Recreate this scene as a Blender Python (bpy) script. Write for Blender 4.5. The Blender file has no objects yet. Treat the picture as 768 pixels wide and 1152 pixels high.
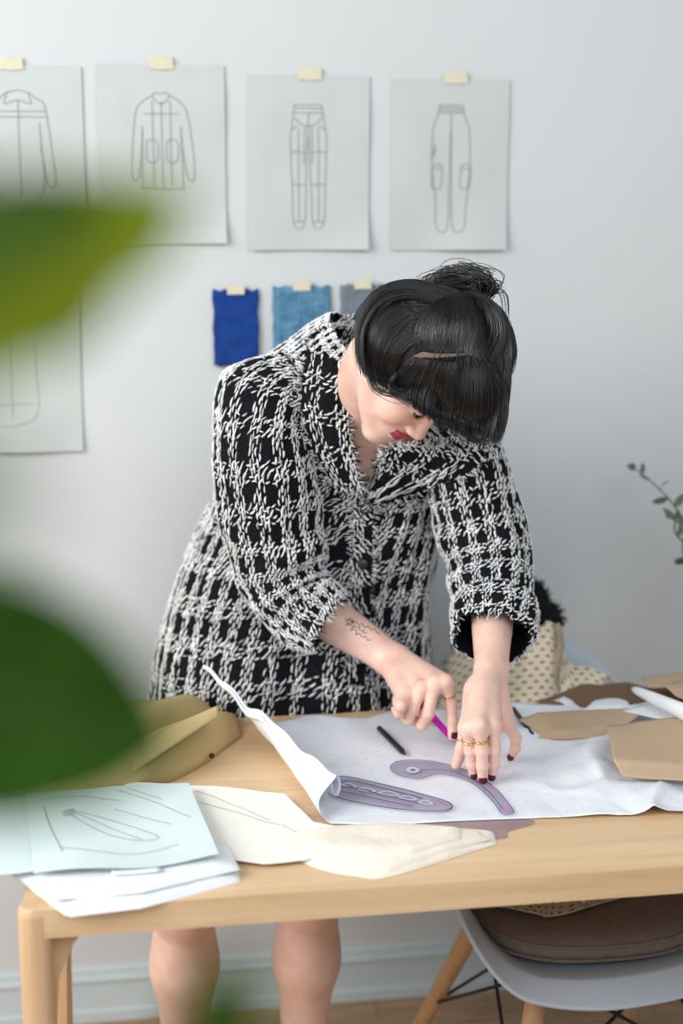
import bpy, bmesh, math, random
import numpy as np
from mathutils import Vector, noise
from mathutils.bvhtree import BVHTree
random.seed(7); rng = np.random.default_rng(7)
C = bpy.context.scene.collection
A = np.array
# ------------------------------------------------------------------ camera (50 mm class lens, eye height 1.6 m)
FPX = 1700.; CH = 1.6; PIT = math.atan((576-230)/FPX); YAW = math.radians(8.8)
CF = A([math.sin(YAW)*math.cos(PIT), math.cos(YAW)*math.cos(PIT), -math.sin(PIT)])
CR = A([math.cos(YAW), -math.sin(YAW), 0.]); CU = np.cross(CR, CF); CO = A([0, 0, CH])
def ray(px, py): return CF+(px-384)/FPX*CR+(576-py)/FPX*CU
def onz(px, py, z): d = ray(px, py); return CO+d*((z-CH)/d[2])
def ony(px, py, y): d = ray(px, py); return CO+d*(y/d[1])
def reach(px, py, p, L):
    """point seen at (px,py), a bone of length L from p, the higher of the two solutions"""
    d = ray(px, py); d = d/np.linalg.norm(d); o = CO-p
    b = o@d; c = o@o-L*L; q = b*b-c
    if q < 0: return CO+d*(-b)
    return CO+d*(-b-math.sqrt(q))
cam = bpy.data.cameras.new('camera'); co = bpy.data.objects.new('camera', cam); C.objects.link(co)
cam.sensor_fit = 'VERTICAL'; cam.sensor_height = 36; cam.sensor_width = 24; cam.lens = FPX/1152*36
co.location = CO; co.rotation_euler = (math.pi/2-PIT, 0, -YAW); cam.clip_start = .02
cam.dof.use_dof = True; cam.dof.focus_distance = 2.22; cam.dof.aperture_fstop = 1.85
bpy.context.scene.camera = co
# ------------------------------------------------------------------ materials
def hexc(r, g, b):
    f = lambda c: (c/255/12.92) if c/255 <= .04045 else ((c/255+.055)/1.055)**2.4
    return (f(r), f(g), f(b), 1)
class NT:
    def __init__(s, name):
        s.m = bpy.data.materials.new(name); s.m.use_nodes = True; s.t = s.m.node_tree; s.n = s.t.nodes
        s.b = s.n['Principled BSDF']
    def node(s, typ, **kw):
        n = s.n.new(typ)
        for k, v in kw.items():
            if k.startswith('_'): n.inputs[k[1:].replace('_', ' ')].default_value = v
            else: setattr(n, k, v)
        return n
    def link(s, a, b): s.t.links.new(a, b)
    def coords(s, scale=(1, 1, 1), kind='Object', rot=(0, 0, 0)):
        tc = s.node('ShaderNodeTexCoord'); mp = s.node('ShaderNodeMapping'); mp.inputs['Scale'].default_value = scale; mp.inputs['Rotation'].default_value = rot
        s.link(tc.outputs[kind], mp.inputs['Vector']); return mp.outputs[0]
    def noise(s, vec, scale, detail=4, rough=.55, dist=0):
        n = s.node('ShaderNodeTexNoise'); n.inputs['Scale'].default_value = scale; n.inputs['Detail'].default_value = detail
        n.inputs['Roughness'].default_value = rough; n.inputs['Distortion'].default_value = dist; s.link(vec, n.inputs['Vector']); return n.outputs['Fac']
    def ramp(s, fac, stops):
        r = s.node('ShaderNodeValToRGB'); e = r.color_ramp.elements
        while len(e) < len(stops): e.new(.5)
        for el, (p, c) in zip(e, stops): el.position = p; el.color = c
        s.link(fac, r.inputs[0]); return r.outputs[0]
    def mix(s, fac, a, b, mode='MIX'):
        m = s.node('ShaderNodeMix', data_type='RGBA', blend_type=mode)
        for sock, v in ((m.inputs[0], fac), (m.inputs[6], a), (m.inputs[7], b)):
            if hasattr(v, 'links'): s.link(v, sock)
            else: sock.default_value = v
        return m.outputs[2]
    def math(s, op, a, b=None, c=None):
        m = s.node('ShaderNodeMath', operation=op)
        for i, v in enumerate((a, b, c)):
            if v is None: continue
            if hasattr(v, 'links'): s.link(v, m.inputs[i])
            else: m.inputs[i].default_value = v
        return m.outputs[0]
    def bump(s, h, strength=.3, dist=.002):
        b = s.node('ShaderNodeBump'); b.inputs['Strength'].default_value = strength; b.inputs['Distance'].default_value = dist
        s.link(h, b.inputs['Height']); s.link(b.outputs[0], s.b.inputs['Normal'])
    def set(s, **kw):
        for k, v in kw.items():
            i = s.b.inputs[k.replace('_', ' ')]
            if hasattr(v, 'links'): s.link(v, i)
            else: i.default_value = v
        return s
def simple(name, col, rough=.6, var=.08, scale=30, bump=.15, bd=.001, spec=.4, **kw):
    n = NT(name); v = n.coords(); f = n.noise(v, scale)
    d = tuple(c*(1-var*2) for c in col[:3])+(1,); l = tuple(min(1, c*(1+var)) for c in col[:3])+(1,)
    n.set(Base_Color=n.ramp(f, [(.3, d), (.7, l)]), Roughness=rough)
    n.b.inputs['Specular IOR Level'].default_value = spec
    n.bump(n.noise(v, scale*6, 3), bump, bd)
    for k, x in kw.items(): n.b.inputs[k.replace('_', ' ')].default_value = x
    return n.m
def wood(name, light, dark, along='X', sc=1, rough=.45):
    n = NT(name); s = {'X': (.7, 14, 14), 'Z': (14, 14, .7), 'Y': (14, .7, 14)}[along]
    v = n.coords(tuple(c*sc for c in s)); f = n.noise(v, 2.2, 6, .6, .6); g = n.noise(v, 9, 5, .6)
    c = n.ramp(f, [(.28, dark), (.5, tuple((a+b)/2 for a, b in zip(light, dark))), (.75, light)])
    c2 = n.mix(.18, c, n.ramp(g, [(.35, dark), (.6, light)])); n.set(Base_Color=c2, Roughness=rough)
    n.bump(g, .08, .0006); return n.m
M = {}
M['wall'] = simple('wall_paint', hexc(212, 215, 216), .85, .012, 3, .05)
M['base'] = simple('baseboard_paint', hexc(205, 217, 220), .5, .02, 5, .03)
M['oak'] = wood('oak_wood', hexc(232, 203, 166), hexc(206, 168, 122))
M['oak_leg'] = wood('oak_leg_wood', hexc(226, 194, 156), hexc(198, 158, 114), 'Z')
M['beech'] = wood('beech_wood', hexc(205, 165, 122), hexc(176, 131, 88), 'Z')
def floor_mat():
    n = NT('floor_planks'); v = n.coords((1, 1, 1)); br = n.node('ShaderNodeTexBrick')
    br.inputs['Scale'].default_value = 1; br.inputs['Brick Width'].default_value = 1.1; br.inputs['Row Height'].default_value = .09
    br.inputs['Mortar Size'].default_value = .002; br.inputs['Color1'].default_value = hexc(176, 140, 105); br.inputs['Color2'].default_value = hexc(150, 116, 84)
    br.inputs['Mortar'].default_value = hexc(70, 50, 35); n.link(v, br.inputs['Vector'])
    g = n.noise(n.coords((2, 30, 1)), 3, 6, .6, .4)
    n.set(Base_Color=n.mix(.6, br.outputs[0], n.ramp(g, [(.3, hexc(112, 84, 58)), (.7, hexc(196, 168, 136))])), Roughness=.4); return n.m
M['floor'] = floor_mat()
def paper_mat(name, col, trans=.0, bump=.5, bs=5, rough=.7):
    n = NT(name); v = n.coords(); f = n.noise(v, bs*2, 3)
    n.set(Base_Color=n.ramp(f, [(.3, tuple(c*.95 for c in col[:3])+(1,)), (.7, col)]), Roughness=rough)
    a = n.noise(v, bs, 5, .55, 1.2); n.bump(a, bump, .012)
    if trans:
        n.b.inputs['Transmission Weight'].default_value = trans
    return n.m
M['trace'] = paper_mat('tracing_paper', hexc(201, 206, 204), 0, .08, 4, .5)
M['paper'] = paper_mat('white_paper', hexc(236, 240, 243), 0, .15, 7)
M['mint'] = paper_mat('cool_tracing_paper', hexc(214, 230, 228), 0, .1, 7)
M['cream'] = paper_mat('cream_cloth', hexc(242, 232, 216), 0, .35, 10, .9)
M['ivory'] = paper_mat('ivory_paper', hexc(246, 242, 232), 0, .12, 6, .8)
M['kraft'] = paper_mat('kraft_paper', hexc(190, 163, 134), 0, .2, 9, .8)
M['kraftdark'] = paper_mat('kraft_paper_shaded', hexc(120, 92, 66), 0, .2, 9, .8)  # same kraft, darkened: shade inside the open bag is put into the colour
M['khaki'] = paper_mat('khaki_cotton', hexc(196, 172, 122), 0, .3, 14, .9)
def pattern_mat():
    n = NT('pattern_paper'); v = n.coords(); f = n.noise(v, 9, 3)
    base = n.ramp(f, [(.3, hexc(222, 227, 236)), (.7, hexc(240, 242, 248))])
    vo = n.node('ShaderNodeTexVoronoi'); vo.inputs['Scale'].default_value = 42; vo.inputs['Randomness'].default_value = .35; n.link(v, vo.inputs['Vector'])
    dots = n.ramp(vo.outputs['Distance'], [(.05, (1, 1, 1, 1)), (.075, (0, 0, 0, 1))])
    n.set(Base_Color=n.mix(n.math('MULTIPLY', dots, .55), base, hexc(120, 120, 140)), Roughness=.6)
    a = n.noise(v, 7, 5, .5, 1.5); n.bump(a, .45, .012); return n.m
M['pattern'] = pattern_mat()
M['pencil'] = simple('pencil_line', hexc(140, 146, 148), .8, .05)
M['pencil_dark'] = simple('pencil_line_dark', hexc(92, 98, 98), .8, .05)
M['pencil_faint'] = simple('pencil_line_faint', hexc(176, 182, 182), .8, .05)
M['tape'] = simple('masking_tape', hexc(222, 216, 190), .6, .03)
M['cobalt'] = simple('cobalt_cloth', hexc(14, 62, 140), .9, .15, 30, .6)
M['greycloth'] = simple('grey_cloth', hexc(118, 130, 140), .9, .08, 40, .6)
def denim_mat():
    n = NT('indigo_woven_cloth'); a = n.noise(n.coords((25, 1, 180)), 1, 3); b = n.noise(n.coords((120, 1, 20)), 1, 3)
    f = n.math('MULTIPLY', n.math('ADD', a, b), .5); f2 = n.noise(n.coords((40, 1, 25)), 1, 2)
    c = n.ramp(f, [(.38, hexc(22, 82, 122)), (.6, hexc(88, 142, 172))])
    n.set(Base_Color=n.mix(n.ramp(f2, [(.3, (0, 0, 0, 1)), (.75, (.45, .45, .45, 1))]), c, hexc(130, 175, 198)), Roughness=.9); return n.m
M['denim'] = denim_mat()
M['shell'] = simple('chair_plastic', hexc(188, 200, 212), .35, .01, 3, .02)
M['cushion'] = simple('taupe_felt', hexc(122, 111, 101), .95, .06, 60, .5)
M['blackmetal'] = simple('black_metal', hexc(24, 25, 27), .4, .05)
M['blackfluff'] = simple('black_fluff', hexc(14, 14, 16), .95, .1)
def dot_mat(name, base, dot, sc, lo=.23):
    n = NT(name); v = n.coords((sc, sc, sc), 'UV'); 
    sp = n.node('ShaderNodeSeparateXYZ'); n.link(v, sp.inputs[0])
    row = n.math('FLOOR', sp.outputs[1]); off = n.math('MULTIPLY', n.math('MODULO', row, 2), .5)
    fx = n.math('SUBTRACT', n.math('FRACT', n.math('ADD', sp.outputs[0], off)), .5); fy = n.math('SUBTRACT', n.math('FRACT', sp.outputs[1]), .5)
    d = n.math('SQRT', n.math('ADD', n.math('MULTIPLY', fx, fx), n.math('MULTIPLY', fy, fy)))
    m = n.ramp(d, [(lo-.04, (1, 1, 1, 1)), (lo+.04, (0, 0, 0, 1))])
    n.set(Base_Color=n.mix(m, base, dot), Roughness=.9); n.bump(n.noise(n.coords(), 40, 4), .3, .002); return n.m
M['dots'] = dot_mat('dotted_cotton', hexc(222, 210, 186), hexc(136, 124, 112), 1)
M['dash'] = dot_mat('dashed_cotton', hexc(206, 192, 166), hexc(60, 55, 52), 1, .2)
def leaf_mat(name, c1, c2):
    n = NT(name); f = n.noise(n.coords(), 25, 3); n.set(Base_Color=n.ramp(f, [(.3, c1), (.7, c2)]), Roughness=.75); n.b.inputs['Specular IOR Level'].default_value = .12; return n.m
M['leaf'] = leaf_mat('leaf_green', hexc(40, 66, 6), hexc(54, 82, 8))
M['leaf_light'] = leaf_mat('leaf_yellow_green', hexc(92, 108, 4), hexc(114, 126, 10))
M['leaf_dark'] = leaf_mat('leaf_dark_green', hexc(30, 62, 6), hexc(42, 76, 8))
M['stem'] = simple('plant_stem', hexc(78, 88, 40), .7)
M['pot'] = simple('terracotta', hexc(176, 110, 78), .8)
M['soil'] = simple('potting_soil', hexc(50, 38, 28), .95)
M['euc'] = leaf_mat('eucalyptus_leaf', hexc(82, 98, 88), hexc(112, 128, 114))
M['glass'] = simple('vase_ceramic', hexc(196, 196, 190), .3)
def plastic_curve():
    n = NT('violet_ruler_plastic'); n.set(Base_Color=hexc(140, 126, 172), Roughness=.15, Alpha=.24)
    n.b.inputs['Transmission Weight'].default_value = 0; return n.m
M['ruler'] = plastic_curve()
M['rulerline'] = simple('ruler_marking', hexc(92, 82, 112), .5, .05)
M['rulerwhite'] = simple('ruler_cutout', hexc(222, 220, 232), .5, .05)
def pink_plastic():
    n = NT('magenta_ruler_tip'); n.set(Base_Color=hexc(214, 150, 205), Roughness=.2, Alpha=.6); return n.m
M['rulerpink'] = pink_plastic()
M['magenta'] = simple('magenta_plastic', hexc(205, 40, 190), .3, .05)
M['blackpen'] = simple('black_pen_plastic', hexc(30, 30, 34), .35, .03)
M['steel'] = simple('steel_blade', hexc(190, 190, 195), .25, .03, Metallic=1.)
M['gold'] = simple('gold_metal', hexc(222, 178, 112), .25, .03, Metallic=1.)
M['nail'] = simple('maroon_polish', hexc(82, 20, 36), .12, .02, 30, .0)
M['ink'] = simple('tattoo_ink', hexc(62, 56, 60), .7, .02)
M['lash'] = simple('eyelash', hexc(14, 12, 12), .7, .02)
def skin_mat():
    n = NT('skin'); at = n.node('ShaderNodeAttribute', attribute_name='tint'); v = n.coords(); f = n.noise(v, 30, 4)
    c = n.mix(n.ramp(f, [(.3, (0, 0, 0, 1)), (.7, (1, 1, 1, 1))]), hexc(230, 186, 168), hexc(241, 204, 188))
    c = n.mix(1., c, at.outputs['Color'], 'MULTIPLY')
    n.set(Base_Color=c, Roughness=.45); n.b.inputs['Subsurface Weight'].default_value = .12; n.b.inputs['Subsurface Radius'].default_value = (.012, .005, .003)
    n.b.inputs['Subsurface Scale'].default_value = 1.
    n.bump(n.noise(v, 400, 4), .12, .0006); return n.m
M['skin'] = skin_mat()
def hair_mat():
    n = NT('black_hair'); oi = n.node('ShaderNodeNewGeometry'); 
    c = n.ramp(oi.outputs['Random Per Island'], [(0., hexc(6, 6, 8)), (.7, hexc(14, 14, 18)), (1., hexc(32, 29, 30))])
    n.set(Base_Color=c, Roughness=.30); n.b.inputs['Specular IOR Level'].default_value = .85; return n.m
M['hair'] = hair_mat()
M['haircap'] = simple('hair_base', hexc(9, 9, 10), .6, .1, 60, .3)
def tweed_mat():
    n = NT('black_tweed'); f = n.noise(n.coords(), 350, 3)
    n.set(Base_Color=n.ramp(f, [(.35, hexc(10, 11, 14)), (.75, hexc(36, 38, 44))]), Roughness=.95); n.b.inputs['Specular IOR Level'].default_value = .1
    n.bump(f, .8, .002); return n.m
M['tweed'] = tweed_mat()
def yarn_mat():
    n = NT('white_yarn'); g = n.node('ShaderNodeNewGeometry')
    c = n.ramp(g.outputs['Random Per Island'], [(0., hexc(190, 191, 190)), (.25, hexc(235, 236, 236)), (1., hexc(252, 252, 252))])
    n.set(Base_Color=c, Roughness=.9); n.bump(n.noise(n.coords(), 900, 2), .5, .0008); return n.m
M['yarn'] = yarn_mat()
M['button'] = simple('dark_button', hexc(40, 34, 30), .3, .05)
# ------------------------------------------------------------------ object helpers
def wloc(o):
    v = Vector((0, 0, 0))
    while o: v += o.location; o = o.parent
    return A(v)
def tag(o, label=None, cat=None, group=None, kind=None):
    if label: o['label'] = label
    if cat: o['category'] = cat
    if group: o['group'] = group
    if kind: o['kind'] = kind
    return o
def empty(name, loc, label, cat, group=None):
    o = bpy.data.objects.new(name, None); C.objects.link(o); o.location = Vector(loc); o.empty_display_size = .05
    return tag(o, label, cat, group)
def mk(name, V, F, mat, parent=None, smooth=True, base=None, uv=None, mats=None, midx=None):
    """V in world metres -> one mesh object whose origin is its base"""
    V = np.asarray(V, float)
    if parent is None: org = A(base) if base is not None else A([V[:, 0].mean(), V[:, 1].mean(), V[:, 2].min()])
    else: org = wloc(parent)
    me = bpy.data.meshes.new(name)
    F = [tuple(int(i) for i in f) for f in F] if not isinstance(F, np.ndarray) else F
    if isinstance(F, np.ndarray):
        k = F.shape[1]; me.vertices.add(len(V)); me.vertices.foreach_set('co', (V-org).astype(np.float32).ravel())
        me.loops.add(F.size); me.loops.foreach_set('vertex_index', F.astype(np.int32).ravel())
        me.polygons.add(len(F)); me.polygons.foreach_set('loop_start', np.arange(0, F.size, k, dtype=np.int32)); me.polygons.foreach_set('loop_total', np.full(len(F), k, np.int32))
        me.update(calc_edges=True)
    else:
        me.from_pydata((V-org).tolist(), [], F)
    for m in (mats or [mat]): me.materials.append(m)
    me.polygons.foreach_set('use_smooth', np.full(len(me.polygons), bool(smooth)))
    if midx is not None: me.polygons.foreach_set('material_index', np.asarray(midx, np.int32))
    if uv is not None:
        l = me.uv_layers.new(name='UVMap'); vi = np.empty(len(me.loops), np.int32); me.loops.foreach_get('vertex_index', vi)
        l.data.foreach_set('uv', np.asarray(uv, np.float32)[vi].ravel())
    me.update(); me.validate()
    o = bpy.data.objects.new(name, me); C.objects.link(o)
    if parent is None: o.location = Vector(org)
    else: o.parent = parent
    return o
class MB:
    def __init__(s): s.V = []; s.F = []; s.I = []; s.n = 0
    def add(s, V, F, i=0):
        V = np.asarray(V, float); s.V.append(V); s.F += [tuple(int(a)+s.n for a in f) for f in F]; s.I += [i]*len(F); s.n += len(V); return s
    def box(s, lo, hi, i=0, bev=0):
        bm = bmesh.new(); bmesh.ops.create_cube(bm, size=1)
        for v in bm.verts: v.co = Vector([(lo[k]+hi[k])/2+v.co[k]*(hi[k]-lo[k]) for k in range(3)])
        if bev: bmesh.ops.bevel(bm, geom=bm.edges[:], offset=bev, segments=3, profile=.5, affect='EDGES')
        bm.verts.index_update(); s.add([tuple(v.co) for v in bm.verts], [[v.index for v in f.verts] for f in bm.faces], i); bm.free(); return s
    def tube(s, P, r, n=10, i=0, cap=True, sq=1., upv=None):
        P = np.asarray(P, float); m = len(P); r = np.full(m, r) if np.isscalar(r) else np.asarray(r)
        T = np.gradient(P, axis=0); T /= np.linalg.norm(T, axis=1)[:, None]+1e-12
        up = A(upv) if upv is not None else (A([0, 0, 1.]) if abs(T[0, 2]) < .9 else A([1., 0, 0]))
        V = []; a = np.arange(n)/n*2*math.pi; u = up-T[0]*(up@T[0]); u /= np.linalg.norm(u)
        for k in range(m):
            u = u-T[k]*(u@T[k]); u /= np.linalg.norm(u); w = np.cross(T[k], u)
            V.append(P[k]+r[k]*(np.cos(a)[:, None]*u*sq+np.sin(a)[:, None]*w))
        F = [(k*n+j, k*n+(j+1) % n, (k+1)*n+(j+1) % n, (k+1)*n+j) for k in range(m-1) for j in range(n)]
        if cap: F += [tuple(range(n))[::-1], tuple(range((m-1)*n, m*n))]
        return s.add(np.concatenate(V), F, i)
    def grid(s, P, i=0):
        P = np.asarray(P); a, b = P.shape[:2]
        return s.add(P.reshape(-1, 3), [(x*b+y, (x+1)*b+y, (x+1)*b+y+1, x*b+y+1) for x in range(a-1) for y in range(b-1)], i)
    def prism(s, poly, z0, z1, i=0):
        n = len(poly); V = [(x, y, z0) for x, y in poly]+[(x, y, z1) for x, y in poly]
        return s.add(V, [tuple(range(n))[::-1], tuple(range(n, 2*n))]+[(k, (k+1) % n, n+(k+1) % n, n+k) for k in range(n)], i)
    def build(s, name, mat, parent=None, smooth=True, base=None, mats=None):
        return mk(name, np.concatenate(s.V), s.F, mat, parent, smooth, base, None, mats, s.I if mats else None)
def cr(P, n):
    """Catmull-Rom through control rows"""
    P = np.asarray(P, float); m = len(P); Q = np.vstack([2*P[0]-P[1], P, 2*P[-1]-P[-2]]); t = np.linspace(0, m-1-1e-9, n); i = t.astype(int); f = (t-i)[:, None]
    a, b, c, d = Q[i], Q[i+1], Q[i+2], Q[i+3]
    return .5*(2*b+(c-a)*f+(2*a-5*b+4*c-d)*f*f+(3*b-a-3*c+d)*f**3)
def thick(o, t, off=0):
    m = o.modifiers.new('s', 'SOLIDIFY'); m.thickness = t; m.offset = off; return o
def wn(x, y, z=0.): return noise.noise(Vector((x, y, z)))
def hnoise(X, Y, s, seed=0., oct=2):
    out = np.zeros(X.shape); 
    for idx in np.ndindex(X.shape):
        a = 0; k = 1.
        for o in range(oct): a += wn(X[idx]*s*k, Y[idx]*s*k, seed+o*7.3)/k; k *= 2
        out[idx] = a
    return out
# ------------------------------------------------------------------ setting
WY = 2.815
def struct(o): o['kind'] = 'structure'; return o
struct(MB().box((-3, WY, 0), (4, WY+.12, 2.9)).build('wall_back', M['wall'], smooth=False))
struct(MB().box((-3, -1.5, -.06), (4, WY, 0)).build('floor', M['floor'], smooth=False))
bb = MB().box((-3, WY-.014, 0), (4, WY, .085)); bb.box((-3, WY-.02, 0), (4, WY-.014, .022)); bb.box((-3, WY-.010, .085), (4, WY, .108)); bb.box((-3, WY-.018, .085), (4, WY-.010, .092))
struct(bb.build('baseboard_back', M['base'], smooth=False))
# ------------------------------------------------------------------ wall sheets
def ribbon2d(mb, pts, w, y, i=0):
    pts = np.asarray(pts, float); T = np.gradient(pts, axis=0); T /= np.linalg.norm(T, axis=1)[:, None]+1e-12; N = np.stack([-T[:, 1], T[:, 0]], 1)*w/2
    a = pts+N; b = pts-N; n = len(pts)
    V = [(p[0], y, p[1]) for p in a]+[(p[0], y, p[1]) for p in b]
    mb.add(V, [(k, k+1, n+k+1, n+k) for k in range(n-1)], i)
JACKET = [ [(.46,.15),(.43,.17),(.36,.20),(.30,.26),(.27,.45),(.26,.62),(.31,.63),(.34,.45),(.35,.34)], [(.54,.15),(.57,.17),(.64,.20),(.70,.26),(.74,.45),(.75,.62),(.70,.63),(.66,.45),(.65,.34)],
  [(.35,.34),(.34,.66),(.36,.69),(.64,.69),(.66,.66),(.65,.34)], [(.5,.20),(.5,.69)], [(.43,.17),(.46,.20),(.5,.215),(.54,.20),(.57,.17)], [(.46,.15),(.5,.16),(.54,.15)], [(.36,.27),(.64,.27)],
  [(.38,.42),(.46,.42),(.46,.53),(.38,.53),(.38,.42)], [(.54,.42),(.62,.42),(.62,.53),(.54,.53),(.54,.42)], [(.43,.2),(.43,.68)], [(.57,.2),(.57,.68)] ]
SHIRT = [ [(.42,.14),(.36,.17),(.29,.22),(.25,.45),(.23,.62),(.29,.63),(.34,.42)], [(.58,.14),(.64,.17),(.71,.22),(.75,.45),(.77,.62),(.71,.63),(.66,.42)], [(.34,.3),(.34,.7),(.66,.7),(.66,.3)],
  [(.42,.14),(.5,.13),(.58,.14)], [(.42,.14),(.40,.2),(.5,.18),(.60,.2),(.58,.14)], [(.5,.18),(.5,.7)], [(.29,.27),(.71,.27)], [(.29,.24),(.71,.24)] ]
TROU = [ [(.38,.165),(.60,.165)], [(.38,.185),(.60,.185)], [(.37,.21),(.61,.21)], [(.38,.165),(.37,.21),(.345,.35),(.355,.6),(.37,.85),(.455,.85),(.47,.6),(.49,.34),(.51,.6),(.53,.85),(.615,.85),(.63,.6),(.64,.35),(.61,.21),(.60,.165)],
  [(.38,.235),(.42,.27),(.49,.285),(.56,.27),(.60,.235)], [(.49,.21),(.49,.36)], [(.345,.44),(.40,.43),(.465,.44)], [(.52,.44),(.58,.43),(.635,.44)], [(.355,.62),(.47,.62)], [(.515,.62),(.63,.62)], [(.355,.31),(.40,.28)], [(.63,.31),(.58,.28)],
  [(.37,.835),(.455,.835)], [(.53,.835),(.615,.835)], [(.41,.3),(.41,.84)], [(.575,.3),(.575,.84)], [(.46,.29),(.455,.5)], [(.52,.29),(.525,.5)] ]
CARGO = [ [(.40,.15),(.60,.15)], [(.395,.165),(.605,.165)], [(.39,.18),(.61,.18)], [(.39,.195),(.61,.195)], [(.40,.15),(.39,.20),(.345,.3),(.34,.5),(.37,.7),(.385,.87),(.475,.87),(.49,.6),(.50,.3),(.51,.6),(.525,.87),(.62,.87),(.64,.7),(.665,.5),(.655,.3),(.61,.20),(.60,.15)],
  [(.34,.5),(.42,.5),(.42,.62),(.38,.64),(.34,.62),(.34,.5)], [(.59,.5),(.665,.5),(.665,.62),(.62,.64),(.585,.62),(.59,.5)], [(.35,.52),(.42,.52)], [(.59,.52),(.66,.52)], [(.34,.46),(.36,.40),(.37,.38),(.355,.44)], [(.5,.2),(.5,.32)] ]
def sheet(name, xl, xr, zt, zb, lines, label, cat, tapex, seed, tilt=0, sk='pencil'):
    mb = MB(); n = 14; W = xr-xl; Hh = zt-zb
    P = np.zeros((n, n, 3))
    for i in range(n):
        for j in range(n):
            u = i/(n-1); v = j/(n-1)
            curl = .010*max(0, (v-.7)/.3)**2*(.6+.4*math.sin(u*5+seed))+.004*wn(u*2, v*2, seed)*(v > .1)
            P[i, j] = (xl+u*W+tilt*v*.02, WY-.003-abs(curl), zt-v*Hh)
    mb.grid(P, 0)
    for L in lines:
        L = A(L); Q = cr(L, len(L)*5) if len(L) > 2 else np.linspace(L[0], L[1], 8)
        yy = WY-.0045
        pts = np.stack([xl+Q[:, 0]*W, zt-Q[:, 1]*Hh], 1)
        pts += rng.normal(0, .0003, pts.shape)
        T = np.gradient(pts, axis=0); T /= np.linalg.norm(T, axis=1)[:, None]+1e-12; N = np.stack([-T[:, 1], T[:, 0]], 1)*.0006
        yv = [WY-.0036-abs(.010*max(0, (q[1]-.7)/.3)**2*(.6+.4*math.sin(q[0]*5+seed))+.004*wn(q[0]*2, q[1]*2, seed)*(q[1] > .1))-.0006 for q in Q]
        m = len(pts); V = [(p[0], y, p[1]) for p, y in zip(pts+N, yv)]+[(p[0], y, p[1]) for p, y in zip(pts-N, yv)]
        mb.add(V, [(k, k+1, m+k+1, m+k) for k in range(m-1)], 1)
    o = mb.build(name, None, mats=[M['trace'], M[sk]]); tag(o, label, cat, 'garment sketches on tracing paper taped to the wall')
    if tapex is not None:
        tx = xl+W*tapex; t = MB().grid(A([[(tx-.022+a*.044+.002*b, WY-.0052-.0006*math.sin(a*3), zt+.013-b*.021+.001*math.sin(a*9)) for b in (0, .5, 1)] for a in np.linspace(0, 1, 6)]))
        t.build('tape', M['tape'], o)
    return o
def wx(px, py): return ony(px, py, WY)[0]
def wz(px, py): return ony(px, py, WY)[2]
sheet('garment_sketch', wx(92, 100)-.225, wx(92, 100), wz(50, 74), wz(50, 285), SHIRT, 'tracing paper taped to wall, shirt drawing cut off at left edge of photo', 'drawing', .45, 1)
sheet('garment_sketch', wx(108, 100), wx(252, 100), wz(180, 73), wz(180, 274), JACKET, 'tracing paper on wall with a pencil jacket drawing, directly left of the trouser drawings', 'drawing', .5, 2)
sheet('garment_sketch', wx(279, 180), wx(415, 180), wz(347, 85), wz(347, 281), TROU, 'tracing paper on wall with drawing of straight trousers with curved front pockets', 'drawing', .5, 3, -.1)
sheet('garment_sketch', wx(440, 180), wx(571, 180), wz(506, 89), wz(506, 281), CARGO, 'tracing paper on wall with drawing of cargo trousers with side pockets, furthest right', 'drawing', .53, 4, -.1)
sheet('garment_sketch', wx(90, 400)-.225, wx(90, 400), wz(45, 312), wz(45, 508), [[(.25,.3),(.25,.80),(.62,.80),(.64,.5),(.62,.3)], [(.44,.3),(.44,.8)], [(.25,.72),(.62,.72)]], 'lower tracing paper sheet on wall, hanging below the cut-off shirt drawing', 'drawing', None, 5, 0, 'pencil_faint')
def swatch(name, x0, x1, y0, y1, mat, label, seed):
    xl, xr, zt, zb = wx(x0, y0), wx(x1, y0), wz((x0+x1)/2, y0), wz((x0+x1)/2, y1); n = 24
    P = np.zeros((n, n, 3))
    for i in range(n):
        for j in range(n):
            u = i/(n-1); v = j/(n-1)
            P[i, j] = (xl+u*(xr-xl)+.003*wn(v*5, seed, 0)*(1 if u > .5 else -1)*abs(u-.5)*2, WY-.004-.004*abs(wn(u*3, v*4, seed))-.003*v, zt-v*(zt-zb)+.002*math.sin(u*26+seed)*(v in (0, 1))+.003*wn(u*4, seed, 3)*v)
    o = MB().grid(P).build(name, mat); thick(o, .0015); tag(o, label, 'fabric swatch', 'fabric swatches taped to the wall')
    tx = (xl+xr)/2; MB().grid(A([[(tx-.016+a*.032, WY-.010, zt+.010-b*.018) for b in (0, 1)] for a in (0, .3, .6, 1)])).build('tape', M['tape'], o); return o
swatch('fabric_swatch', 239, 290, 326, 411, M['cobalt'], 'solid cobalt blue fabric swatch taped to the wall', 1)
swatch('fabric_swatch', 306, 371, 322, 398, M['denim'], 'mottled indigo woven fabric swatch taped between the cobalt and grey ones', 2)
swatch('fabric_swatch', 382, 432, 320, 392, M['greycloth'], 'slate grey fabric swatch taped to wall behind the woman\'s hair', 3)
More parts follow.
